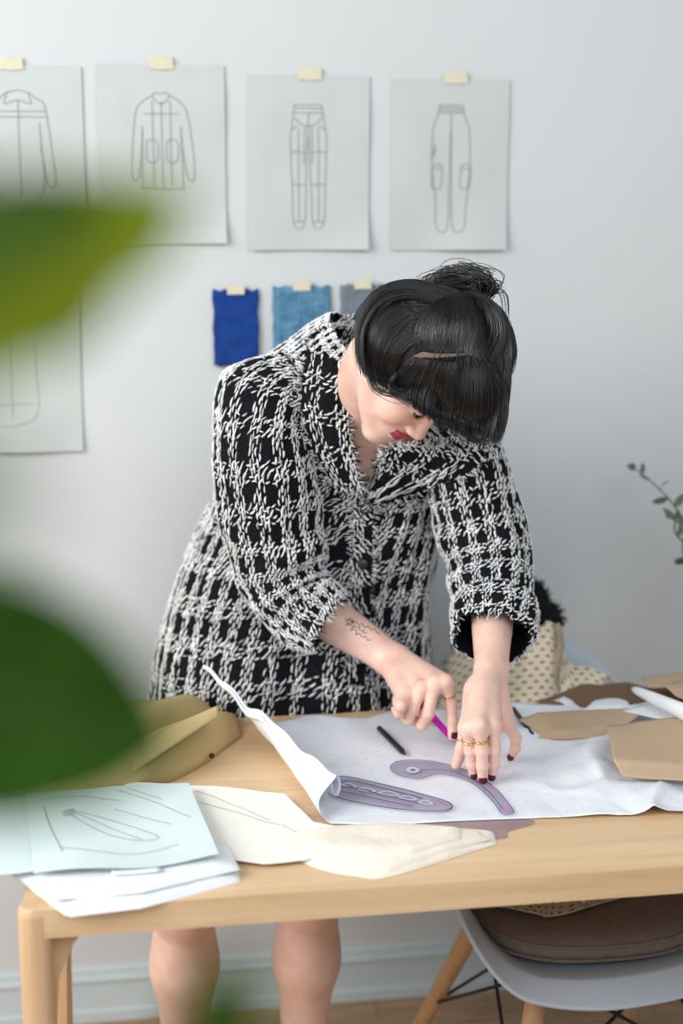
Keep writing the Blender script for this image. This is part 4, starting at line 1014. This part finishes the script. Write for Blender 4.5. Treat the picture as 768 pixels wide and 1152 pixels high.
# craft knife in the right hand
kn = empty('craft_knife', kt, 'slim magenta craft knife held in the woman\'s right hand', 'knife')
kb = MB(); L = .125; up = np.cross(kd, A([1, 0, 0])); up /= np.linalg.norm(up); sd = np.cross(kd, up)
def barm(s0, s1, w0, w1, h0, h1, i=0, mb=None):
    V = []
    for s, w_, h in ((s0, w0, h0), (s1, w1, h1)):
        c = kt+kd*s
        for a, b in ((-1, -1), (1, -1), (1, 1), (-1, 1)): V.append(c+sd*w_*a+up*h*b)
    mb.add(V, [(3, 2, 1, 0), (4, 5, 6, 7)]+[(k, (k+1) % 4, 4+(k+1) % 4, 4+k) for k in range(4)], i)
for a, b, w0, w1 in ((.016, .028, .0034, .0050), (.028, .105, .0052, .0058), (.105, L, .0058, .0045)): barm(a, b, w0, w1, w0*.62, w1*.62, 0, kb)
kb.build('handle', M['magenta'], kn, False)
kb = MB(); barm(.036, .060, .0022, .0022, .0052, .0052, 0, kb); kb.build('slider', M['magenta'], kn, False)
kb = MB(); barm(.0005, .017, .0006, .0026, .0003, .0003, 0, kb); kb.build('blade', M['steel'], kn, False)
# kraft paper sheets and bag
def sheetobj(name, patches, mat, label, cat, t=.0012, group=None, mats=None):
    mb = MB(); 
    for k, p in enumerate(patches): mb.grid(p, k if mats else 0)
    o = mb.build(name, mat, mats=mats); thick(o, t, 1); return tag(o, label, cat, group or ('brown kraft paper pieces on the right of the table' if name == 'kraft_paper' else None))
A1 = patch([(582, 803), (640, 800), (731, 797)], [(614, 822), (650, 822), (700, 818)], .772, 40, 16, amp=.004, fr=12, zf=lambda u, v: -.012*max(0, .15-u)*6, straight=True)
A1[:, -1] = A([onz(x, y, .772) for x, y in cr([(612, 823), (648, 822), (684, 818), (712, 817)], 40)])
A2 = np.stack([A1[:, -1]*(1-t)+A([onz(x, y, .7585) for x, y in cr([(604, 831), (640, 832), (684, 829), (712, 827)], 40)])*t for t in np.linspace(0, 1, 6)], 1)
sheetobj('kraft_paper', [np.concatenate([A1, A2[:, 1:]], 1)], M['kraft'], 'brown kraft paper folded over, just right of the woman\'s left hand', 'paper')
B1 = patch([(682, 818), (720, 812), (768, 807), (830, 800)], [(690, 856), (720, 858), (768, 861), (830, 864)], .785, 40, 18, amp=.004, fr=10, seed=3, straight=True)
B2 = patch([(690, 856), (720, 858), (768, 861), (830, 864)], [(701, 873), (730, 876), (768, 878), (830, 880)], .7845, 40, 8, zb=.772, straight=True)
sheetobj('kraft_paper', [np.concatenate([B1, B2[:, 1:]], 1)], M['kraft'], 'brown kraft paper with a creased lower edge, nearest piece at right edge of photo', 'paper')
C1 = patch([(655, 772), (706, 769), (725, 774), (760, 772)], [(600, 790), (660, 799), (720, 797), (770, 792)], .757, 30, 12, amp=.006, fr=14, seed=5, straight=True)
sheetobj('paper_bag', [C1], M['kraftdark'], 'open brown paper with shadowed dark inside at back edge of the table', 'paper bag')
D1 = patch([(719, 762), (760, 758), (830, 752)], [(728, 774), (770, 773), (830, 768)], .785, 30, 10, amp=.006, fr=14, seed=7, zf=lambda u, v: .02*v*(1-v), straight=True)
sheetobj('kraft_paper', [D1], M['kraft'], 'crumpled brown kraft paper at the far right corner behind the white roll', 'paper')
D2 = patch([(741, 771), (770, 766), (830, 760)], [(768, 788), (790, 790), (830, 792)], .80, 20, 10, amp=.008, fr=14, seed=9, straight=True)
sheetobj('kraft_paper', [D2], M['kraft'], 'small flap of brown kraft paper touching the wide end of the white roll', 'paper')
r0, r1 = onz(712, 775, .792), onz(800, 815, .800); mb = MB(); P_ = [r0+(r1-r0)*t for t in np.linspace(0, 1, 20)]
mb.tube(P_, np.interp(np.linspace(0, 1, 20), [0, .06, .3, 1], [.004, .007, .010, .017]), 20); o = mb.build('paper_roll', M['paper']); tag(o, 'rolled white paper cone lying across the kraft paper', 'paper roll')
W1 = patch([(606, 799), (640, 797), (650, 797)], [(612, 803), (640, 803), (655, 803)], .7565, 12, 6); 
W1 = patch([(664, 792), (690, 788), (708, 793)], [(655, 800), (690, 801), (712, 800)], .760, 16, 8, T=.008)
closed(W1, .757).build('white_cloth', M['paper']); tag(bpy.data.objects['white_cloth'], 'small white cloth hump between the dark paper and folded kraft sheet', 'cloth')
W2 = patch([(700, 800), (740, 790), (800, 800)], [(735, 808), (770, 812), (800, 815)], .774, 20, 8, amp=.004, seed=11)
sheetobj('white_sheet', [W2], M['paper'], 'white paper sheet showing beneath the white roll at right', 'paper', .0006)
# khaki cloth bundle
def hump(outl_t, outl_b, z, T, seed, fold, z0=Z):
    P_ = patch(outl_t, outl_b, z, 56, 40)
    for i in range(56):
        for j in range(40):
            u, v = i/55, j/39; e = (math.sin(math.pi*u)**.45)*(math.sin(math.pi*v)**.45); P_[i, j, 2] = z0+T*e*(.8+.25*wn(u*2.2, v*2.2, seed))+.010*e*math.sin(fold[0]*u+fold[1]*v+1.5*wn(u*2, v*2, seed+3))
    return P_
kb = MB()
for a, b, T, s, fo in (([(60, 816), (110, 803), (170, 800), (222, 803), (250, 815)], [(60, 880), (110, 888), (150, 876), (195, 852), (236, 822)], .075, 1, (9, 3)),
                       ([(60, 872), (140, 858), (190, 842), (232, 822), (266, 806)], [(40, 900), (140, 893), (185, 882), (226, 862), (272, 828)], .062, 5, (3, 1)),
                       ([(196, 852), (220, 842), (240, 838)], [(206, 862), (230, 858), (244, 850)], .012, 9, (3, 3))):
    P_ = hump(a, b, Z, T, s, fo); kb.grid(P_); 
fold = np.zeros((30, 14, 3))
for i, u in enumerate(np.linspace(0, 1, 30)):
    for j, v in enumerate(np.linspace(0, 1, 14)):
        x = 150+96*u; y = 822-10*u+v*(30*(1-u)+9); fold[i, j] = onz(x, y, .80)+A([0, 0, .022*u-.012*(1-u)+.010*math.sin(v*3.1)])
kb.grid(fold); o = kb.build('khaki_cloth', M['khaki']); tag(o, 'bunched khaki cotton cloth on the left of the table behind the papers', 'cloth'); thick(o, .0012, -1)
q = onz(237, 850, Z+.012); MB().tube([q, q+A([.003, -.003, .001])], .004, 12).build('button', M['button'], o)
# papers at the left
o = closed(patch([(12, 984), (120, 976), (262, 962)], [(76, 1032), (160, 1022), (271, 992)], Z, 60, 20, T=.010, amp=.003, fr=16, seed=2, straight=True), Z).build('folded_paper', M['paper']); tag(o, 'lowest folded white paper bundle at the front left edge of the table', 'paper stack')
o = closed(patch([(6, 980), (120, 968), (255, 950)], [(62, 1012), (160, 1004), (270, 978)], Z+.0125, 60, 20, T=.009, amp=.003, fr=14, seed=6, straight=True), Z+.0115).build('folded_paper', M['paper']); tag(o, 'upper folded white paper bundle directly beneath the cool tracing sheets', 'paper stack')
P_ = patch([(-60, 905), (0, 897), (40, 894)], [(-60, 985), (0, 984), (60, 978)], Z+.026, 30, 20, amp=.003, seed=3)
sheetobj('tracing_sheet', [P_], M['mint'], 'pale tracing sheet running off the left edge of the photo', 'paper', .0005)
def linesheet(P_, lines, name, mat, label, w=.0012, lm='pencil'):
    nu_, nv_ = P_.shape[:2]; mb = MB(); mb.grid(P_, 0); S = Sheet(P_)
    for L in lines:
        Q = cr(L, len(L)*7) if len(L) > 2 else np.linspace(A(L[0], float), A(L[1], float), 12); p, n_ = S.at(Q[:, 0]*(nu_-1), Q[:, 1]*(nv_-1)); p = p+A([0, 0, 1.])*.0012
        T = np.gradient(p, axis=0); T /= np.linalg.norm(T, axis=1)[:, None]; N_ = np.cross(T, A([0, 0, 1.]))*w/2; m = len(p); mb.add(np.r_[p+N_, p-N_], [(k, k+1, m+k+1, m+k) for k in range(m-1)], 1)
    o = mb.build(name, None, mats=[mat, M[lm]]); return tag(o, label, 'paper')
P_ = patch([(140, 884), (220, 886), (300, 893), (345, 900)], [(170, 962), (240, 970), (292, 972), (345, 952)], Z+.016, 50, 24, amp=.003, seed=12, zb=Z+.004)
P_ = patch([(140, 880), (240, 885), (320, 893), (352, 925), (392, 932)], [(150, 968), (235, 964), (297, 973), (345, 968), (392, 950)], Z+.014, 60, 24, amp=.003, seed=12, zb=Z+.006, straight=True)
linesheet(P_, [[(.2, .2), (.45, .35), (.7, .5), (.85, .48)], [(.3, .1), (.5, .3), (.62, .42)]], 'ivory_sheet', M['ivory'], 'broad ivory paper sheet between the tracing sheets and the cream cloth', lm='pencil_faint')
P_ = patch([(28, 895), (120, 886), (212, 881)], [(38, 983), (150, 976), (246, 962)], Z+.029, 60, 30, amp=.003, fr=6, seed=4, zf=lambda u, v: .003*math.sin(u*7)*v)
ls = [[(.22, .30), (.30, .33), (.55, .52), (.70, .68), (.58, .70), (.42, .62), (.30, .46), (.24, .34)], [(.27, .33), (.45, .55), (.60, .69)], [(.10, .12), (.30, .10), (.55, .2)], [(.55, .06), (.75, .25), (.93, .5)], [(.62, .05), (.80, .22)], [(.15, .75), (.5, .85), (.8, .8)], [(.5, .3), (.62, .4), (.8, .55)], [(.1, .2), (.12, .5), (.16, .8)]]
ls += [[(.20, .30+.012*k), (.27, .275+.012*k)] for k in range(7)]
linesheet(P_, ls, 'tracing_sheet', M['mint'], 'top tracing sheet with a long pencilled pattern shape at front left', .0010)
P_ = patch([(150, 884), (200, 882), (248, 884)], [(205, 905), (250, 962), (298, 971)], Z+.0195, 20, 12, amp=.002, seed=15)
# printed slip between layers
o = MB().grid(patch([(125, 978), (150, 975), (180, 973)], [(126, 984), (150, 983), (182, 980)], Z+.0252, 10, 4)).build('paper_slip', M['paper']); tag(o, 'small white paper slip poking out between the left paper layers', 'paper'); thick(o, .0004, 1)
# cream folded cloth, three soft layers
cc = MB()
for k, (t, b) in enumerate((([(300, 944), (370, 932), (450, 930), (520, 932), (556, 938)], [(318, 960), (360, 978), (400, 986), (440, 986), (558, 950)]), ([(310, 940), (380, 930), (450, 928), (510, 932), (540, 937)], [(328, 958), (370, 970), (420, 978), (450, 976), (552, 944)]),
                            ([(330, 938), (390, 929), (450, 927), (500, 931), (520, 936)], [(345, 952), (385, 962), (430, 966), (470, 960), (520, 944)]))):
    P_ = patch(t, b, Z+.0005+.0055*k, 60, 26, T=.0065, amp=.004, fr=14, seed=20+k); m_ = closed(P_, Z+.0003+.005*k); cc.add(np.concatenate(m_.V), m_.F)
o = cc.build('cream_cloth', M['cream']); tag(o, 'folded cream cotton cloth at the front edge in the middle of the table', 'cloth')
# ------------------------------------------------------------------ armchair
CX, CY = .755, 2.275; TH = math.radians(9)
def rc(x, y): return A([CX+x*math.cos(TH)-y*math.sin(TH), CY+x*math.sin(TH)+y*math.cos(TH)])
chair = empty('shell_armchair', (CX, CY, 0), 'pale grey plastic shell armchair on splayed wooden legs, tucked under the table', 'chair')
def rimf(ph):
    s = math.sin(ph); c = -math.cos(ph)      # c=-1 front
    e = 2/2.5; x = math.copysign(abs(s)**e, s)*(.245+.045*max(0, min(1, (c+1)*.8))); y = math.copysign(abs(c)**e, c)*(.255 if c < 0 else .28)
    back = (1+c)/2; h = .425+.185*min(1, max(0, (back-.12)/.33))**1.6+.225*max(0, (back-.5)/.5)**2.2
    return x, y, h
def shellp(ph, t):
    x, y, h = rimf(ph); fr_ = max(0, math.cos(ph)); r = t; z = .405+(h-.405)*max(0, (t-.35)/.65)**2.4+.035*fr_*(1-(t-.75)**2*6 if abs(t-.75) < .4 else 0)*.3
    if fr_ > 0: z -= .035*fr_*max(0, t-.85)/.15
    k = 1+.10*max(0, h-.6)/.2*(t**3)*max(0, -math.cos(ph))
    xy = rc(x*r, y*r*k); return A([xy[0], xy[1], z])
na_, nr_ = 120, 34; S_ = np.zeros((nr_, na_, 3))
for i, t in enumerate(np.linspace(.02, 1, nr_)):
    for j in range(na_): S_[i, j] = shellp(j/na_*2*math.pi, t)
V = np.r_[S_.reshape(-1, 3), [S_[0].mean(0)]]; Fs = [(i*na_+j, i*na_+(j+1) % na_, (i+1)*na_+(j+1) % na_, (i+1)*na_+j) for i in range(nr_-1) for j in range(na_)]+[((j+1) % na_, j, nr_*na_) for j in range(na_)]
o = mk('shell', V, Fs, M['shell'], chair); thick(o, .008, 0); m_ = o.modifiers.new('b', 'BEVEL'); m_.width = .003; m_.segments = 3
# cushion
def disc(a, b, z, T, yo, n=64):
    mb = MB(); R_ = np.r_[np.linspace(0.01, .9, 10), .95, .985, 1., .985, .95, .8, .4, .01]; zz = np.r_[T+.006*(1-np.linspace(0, 1, 10)**2), T-.004, T-.009, T*.5, .009, .004, 0, 0, 0]; P_ = np.zeros((len(R_), n, 3))
    for i in range(len(R_)):
        for j in range(n):
            p = j/n*2*math.pi; e = 2/2.6; P_[i, j] = (CX+math.copysign(abs(math.sin(p))**e, math.sin(p))*a*R_[i], CY+yo-math.copysign(abs(math.cos(p))**e, math.cos(p))*b*R_[i], z+zz[i]+.004*(wn(math.sin(p)*R_[i]*2, math.cos(p)*R_[i]*2))*(R_[i] < .96))
    m = len(R_); mb.add(P_.reshape(-1, 3), [(i*n+j, (i+1)*n+j, (i+1)*n+(j+1) % n, i*n+(j+1) % n) for i in range(m-1) for j in range(n)]); return mb, P_
CZ = .432
cush = empty('seat_cushion', (CX, CY, CZ), 'round taupe felt seat pad with piped edge on the chair', 'cushion')
mb, CP = disc(.195, .185, CZ, .040, -.0); mb.build('pad', M['cushion'], cush)
for zz_ in (.008, .030):
    a = np.linspace(0, 2*math.pi, 65); e = 2/2.6; P_ = [(CX+math.copysign(abs(math.sin(p))**e, math.sin(p))*.1945, CY-math.copysign(abs(math.cos(p))**e, math.cos(p))*.1845, CZ+zz_) for p in a]
    MB().tube(P_, .0028, 8, cap=False).build('piping', M['cushion'], cush)
# chair legs with metal brackets and crossed wires
mounts, feet = {}, {}
for nm, sx, sy in (('fl', -1, -1), ('fr', 1, -1), ('bl', -1, 1), ('br', 1, 1)):
    m0 = A([*rc(sx*.128, sy*.118-.01), .398]); f0 = A([*rc(sx*.255, sy*.245), 0.])
    mounts[nm], feet[nm] = m0, f0; t = np.linspace(0, 1, 8); P_ = [m0+(f0-m0)*k for k in t]
    lg = MB().tube(P_, np.interp(t, [0, .1, 1], [.0165, .0175, .0115]), 18).build('leg', M['beech'], chair)
    d = (f0-m0)/np.linalg.norm(f0-m0); s_ = np.cross(d, A([0, 1., 0])); 
    bk_ = MB(); bk_.tube([m0+d*.012+A([0, -.019, 0]), m0+d*.030+A([0, -.019, 0])], .0028, 8); bk_.build('bracket', M['blackmetal'], lg)
    MB().tube([m0+A([-sx*.05, -sy*.04, .004]), m0+A([0, 0, .006]), m0+d*.01], .006, 8).build('bracket', M['blackmetal'], chair)
def wire(a, b): MB().tube([a, b], .0032, 8).build('brace_wire', M['blackmetal'], chair)
def onleg(n_, k): return mounts[n_]+(feet[n_]-mounts[n_])*k
for a, b in (('fl', 'fr'), ('bl', 'br'), ('fl', 'bl'), ('fr', 'br')): wire(onleg(a, .50), mounts[b]*.9+mounts[a]*.1+A([0, 0, -.01])); wire(onleg(b, .50), mounts[a]*.9+mounts[b]*.1+A([0, 0, -.01]))
# ------------------------------------------------------------------ cloths on the chair
def hang(top, bot, Yt, Yb, nu_=50, nv_=36, fa=.010, ff=16, seed=0, per=.0185):
    a, b = cr(top, nu_), cr(bot, nu_); P_ = np.zeros((nu_, nv_, 3)); 
    for i in range(nu_):
        for j, t in enumerate(np.linspace(0, 1, nv_)):
            q = a[i]*(1-t)+b[i]*t; P_[i, j] = ony(q[0], q[1], Yt*(1-t)+Yb*t+fa*math.sin(i/nu_*ff+t*2+wn(i*.05, t*2, seed)*3))
    W_ = np.linalg.norm(a[-1]-a[0])/640; Hh = np.linalg.norm(b.mean(0)-a.mean(0))/640
    uu, vv = np.meshgrid(np.linspace(0, W_/per, nu_), np.linspace(0, Hh/per*2.0, nv_), indexing='ij'); return P_, np.stack([uu, vv], -1).reshape(-1, 2)
def gridmk(name, P_, uv, mat, t=.0015):
    mb = MB().grid(P_); o = mk(name, mb.V[0], mb.F, mat, None, True, None, uv); thick(o, t, 0); return o
P1, uv1 = hang([(494, 758), (505, 738), (530, 722), (560, 710), (592, 702), (618, 699), (630, 712)], [(488, 812), (505, 812), (530, 812), (560, 812), (590, 812), (615, 812), (634, 812)], 2.525, 2.485, ff=12)
cl1 = gridmk('dotted_cloth', P1, uv1, M['dots']); tag(cl1, 'cream cotton cloth with grey dots draped over the chair back', 'cloth')
P2, uv2 = hang([(628, 712), (640, 745), (662, 750), (684, 760), (692, 771)], [(630, 812), (645, 808), (660, 800), (676, 796), (690, 790)], 2.515, 2.485, ff=8, fa=.008)
e_ = MB().grid(P2); sub = mk('loose_end', e_.V[0], e_.F, M['dots'], cl1, True, None, uv2); thick(sub, .0015, 0)
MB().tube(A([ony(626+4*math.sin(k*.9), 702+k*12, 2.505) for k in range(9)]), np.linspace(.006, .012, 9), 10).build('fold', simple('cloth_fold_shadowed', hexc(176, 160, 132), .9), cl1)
fz = MB(); fc = ony(600, 682, 2.56)
blob_ = [(fc, (.030, .034, .042)), (fc+A([.012, 0, -.022]), (.040, .034, .026)), (fc+A([-.012, 0, .022]), (.020, .022, .026))]
for c, r in blob_:
    n1, n2 = 16, 24; P_ = [[c+A(r)*A([math.sin(t)*math.cos(p), math.sin(t)*math.sin(p), math.cos(t)])*(1+.08*wn(p, t, 1)) for p in np.linspace(0, 2*math.pi, n2, endpoint=False)] for t in np.linspace(.02, math.pi-.02, n1)]
    fz.add(A(P_).reshape(-1, 3), [(i*n2+j, (i+1)*n2+j, (i+1)*n2+(j+1) % n2, i*n2+(j+1) % n2) for i in range(n1-1) for j in range(n2)])
    for q in range(420):
        d = rng.normal(0, 1, 3); d /= np.linalg.norm(d); p = c+d*A(r); fz.tube([p*.99+c*.01, p+d*.004+rng.normal(0, .002, 3), p+d*.007+rng.normal(0, .004, 3)], [.0012, .0009, .0003], 3, cap=False)
o = fz.build('fluffy_scarf', M['blackfluff']); tag(o, 'black fluffy bundle resting on top of the chair back behind the sleeve', 'scarf')
P3 = patch([(540, 1008), (600, 1004), (660, 1000), (706, 1000)], [(552, 1018), (600, 1028), (628, 1030), (706, 1008)], CZ+.050, 40, 16, amp=.004, fr=20, seed=31)
uu, vv = np.meshgrid(np.linspace(0, 13, 40), np.linspace(0, 5, 16), indexing='ij'); o = gridmk('dashed_cloth', P3, np.stack([uu, vv], -1).reshape(-1, 2), M['dash']); tag(o, 'beige cloth with black dashes lying on the seat pad', 'cloth')
q0 = onz(650, 1001, CZ+.063); q1 = onz(657, 1016, CZ+.058); o = MB().tube([q0, (q0+q1)/2, q1], [.006, .005, .001], 10).build('cloth_tag', M['paper']); tag(o, 'small white pointed tag sticking up on the seat cloth', 'tag')
# ------------------------------------------------------------------ eucalyptus in a vase on the right end of the table
va = MB(); vr = [(.0, .045), (.004, .050), (.05, .062), (.11, .060), (.17, .036), (.20, .030), (.215, .034), (.213, .030), (.19, .026)]; vx, vy = 1.28, 2.25; nn = 32
P_ = A([[(vx+r*math.cos(a), vy+r*math.sin(a), TT+.0005+z) for a in np.arange(nn)/nn*2*math.pi] for z, r in vr]); va.add(P_.reshape(-1, 3), [(i*nn+j, i*nn+(j+1) % nn, (i+1)*nn+(j+1) % nn, (i+1)*nn+j) for i in range(len(vr)-1) for j in range(nn)]+[tuple(range(nn))[::-1]])
o = va.build('vase', M['glass']); tag(o, 'pale ceramic vase on the right end of the table holding eucalyptus', 'vase')
eu = empty('eucalyptus_sprig', (vx, vy, TT+.2), 'grey-green eucalyptus sprig reaching in from the right edge of the photo', 'plant')
mouth = A([vx, vy, TT+.20])
def oval(c, d, n_, L, W_, nseg=14):
    d = d/np.linalg.norm(d); s = np.cross(d, n_); s /= np.linalg.norm(s); n2 = np.cross(s, d); P_ = np.zeros((7, nseg, 3))
    for i, u in enumerate(np.linspace(-1, 1, 7)):
        for j, v in enumerate(np.linspace(0, 1, nseg)): wv = math.sin(math.pi*v**.85)**.7*W_/2; P_[i, j] = c+d*L*v+s*u*wv+n2*(abs(u)*.15*wv-.12*L*v*v)
    return P_
for tippx, leafpx in (([(712, 526), (736, 545), (760, 572), (780, 615)], 4), ([(752, 575), (768, 596), (790, 640)], 3), ([(820, 470), (815, 560), (810, 640)], 6), ([(880, 520), (860, 600), (840, 650)], 6)):
    pts = [ony(x, y, 2.72-.06*k) for k, (x, y) in enumerate(tippx)]+[mouth+A([0, 0, .02]), mouth-A([0, 0, .12])]; Q = cr(pts, 50)
    st = MB().tube(Q, np.linspace(.0011, .0022, 50), 6).build('stem', M['stem'], eu)
    for k in range(leafpx*2):
        i = int(1+k*30/(leafpx*2)); t_ = Q[i]-Q[i+1]; t_ /= np.linalg.norm(t_); sgn = 1 if k % 2 else -1; n_ = A([rng.normal(0, .5), -1, rng.normal(0, .5)]); s_ = np.cross(t_, n_); s_ /= np.linalg.norm(s_)
        P_ = oval(Q[i], t_*.45+s_*sgn, n_+rng.normal(0, .5, 3), rng.uniform(.018, .028)*(1+.2*k/leafpx), rng.uniform(.008, .013)*(1+.2*k/leafpx)); thick(MB().grid(P_).build('leaf', M['euc'], eu), .0004)
P_ = oval(Q[0]*0+ony(713, 529, 2.72), A([-.3, 0, .5]), A([0, -1, 0]), .016, .014); thick(MB().grid(P_).build('leaf', M['euc'], eu), .0004)
# ------------------------------------------------------------------ foreground plant, right in front of the lens
px0, py0 = -.115, .47
fp = empty('rubber_plant', (px0, py0, 0), 'large green-leaved plant close to the camera, strongly out of focus at left', 'plant')
pt = MB(); vr = [(0, .10), (.01, .11), (.25, .145), (.275, .15), (.28, .145), (.26, .135), (.24, .132)]
P_ = A([[(px0+r*math.cos(a), py0+r*math.sin(a), z) for a in np.arange(48)/48*2*math.pi] for z, r in vr]); nn = 48; pt.add(P_.reshape(-1, 3), [(i*nn+j, i*nn+(j+1) % nn, (i+1)*nn+(j+1) % nn, (i+1)*nn+j) for i in range(len(vr)-1) for j in range(nn)]+[tuple(range(nn))[::-1]])
pt.build('pot', M['pot'], fp); so = MB(); so.tube([(px0, py0, .2), (px0, py0, .245)], .131, 40); so.build('soil', M['soil'], fp)
tr_ = cr([(px0, py0, .22), (px0-.02, py0+.01, .7), (px0-.01, py0-.01, 1.2), (px0-.015, py0, 1.6), (px0-.03, py0, 1.95)], 60); MB().tube(tr_, np.linspace(.013, .005, 60), 12).build('stem', M['stem'], fp)
def bigleaf(base, tip, face, W_, mat, curl=.12, ny=30, nx=13):
    base, tip = A(base), A(tip); d = tip-base; L = np.linalg.norm(d); d /= L; s = np.cross(d, face); s /= np.linalg.norm(s); n_ = np.cross(s, d); P_ = np.zeros((nx, ny, 3))
    for i, u in enumerate(np.linspace(-1, 1, nx)):
        for j, v in enumerate(np.linspace(0, 1, ny)):
            wv = (math.sin(math.pi*min(1, v*.97+.015)**.9)**.75)*W_/2; P_[i, j] = base+d*L*v+s*u*wv+n_*(abs(u)*.25*wv-curl*L*v*v+.003*math.sin(v*20)*abs(u))
    mb = MB().grid(P_); o = mb.build('leaf', mat, fp); thick(o, .0006)
    j = int(np.argmin(np.linalg.norm(tr_-base, axis=1))); st_ = tr_[max(0, j-2)]; MB().tube(cr([st_, (st_+base)/2+A([0, 0, -.004]), base, base+d*L*.9-n_*curl*L*.81+n_*.001], 24), np.linspace(.0022, .0006, 24), 6).build('petiole', M['stem'], o); return o
FY = .43
bigleaf(ony(-105, 400, FY+.02), ony(204, 215, FY-.005), -CF+A([0, 0, .25]), .052, M['leaf_light'], .05)
bigleaf(ony(-130, 290, FY+.0), ony(120, 225, FY-.03), -CF+A([.2, 0, .3]), .032, M['leaf'], .05)
bigleaf(ony(-165, 750, FY+.02), ony(196, 838, FY), -CF+A([0, 0, .3]), .074, M['leaf_dark'], .06)
bigleaf(ony(200, 1345, .36), ony(268, 1078, .36), -CF+A([.3, 0, .2]), .032, M['leaf'], .1)
for k, z in enumerate((.6, .75, .9, 1.0, 1.1, 1.2, 1.78, 1.9)):
    a = 2.0+k*2.4; c = A([px0-.015, py0, z]); dd = A([-abs(math.cos(a))-.2, math.sin(a)*.8, .35]); dd /= np.linalg.norm(dd); bigleaf(c+dd*.04, c+dd*(.17+.02*(k % 3)), A([.3, .1, 1.]), .075, M['leaf'], .12)
bigleaf(ony(-190, 540, .24), ony(40, 575, .22), -CF+A([0, 0, .2]), .022, M['leaf'], .05)
# ------------------------------------------------------------------ light
def area(name, loc, target, size, power, col):
    l = bpy.data.lights.new(name, 'AREA'); l.shape = 'RECTANGLE'; l.size = size[0]; l.size_y = size[1]; l.energy = power; l.color = col
    o = bpy.data.objects.new(name, l); C.objects.link(o); o.location = loc; o.rotation_euler = (Vector(target)-Vector(loc)).to_track_quat('-Z', 'Y').to_euler(); return o
area('window_light', (-2.3, .9, 2.35), (.4, 2.4, 1.0), (2.2, 1.8), 108, (1, .985, .96))
area('front_window_light', (.7, -.6, 3.0), (.4, 2.5, .9), (2.4, 1.6), 36, (.93, .97, 1))
w = bpy.data.worlds.new('world'); bpy.context.scene.world = w; w.use_nodes = True
bg = w.node_tree.nodes['Background']; bg.inputs[0].default_value = (.86, .93, 1, 1); bg.inputs[1].default_value = .50
sc = bpy.context.scene
sc.view_settings.view_transform = 'Standard'; sc.view_settings.look = 'None'; sc.view_settings.exposure = 0; sc.view_settings.gamma = 1
sc.cycles.use_denoising = True; sc.cycles.max_bounces = 8
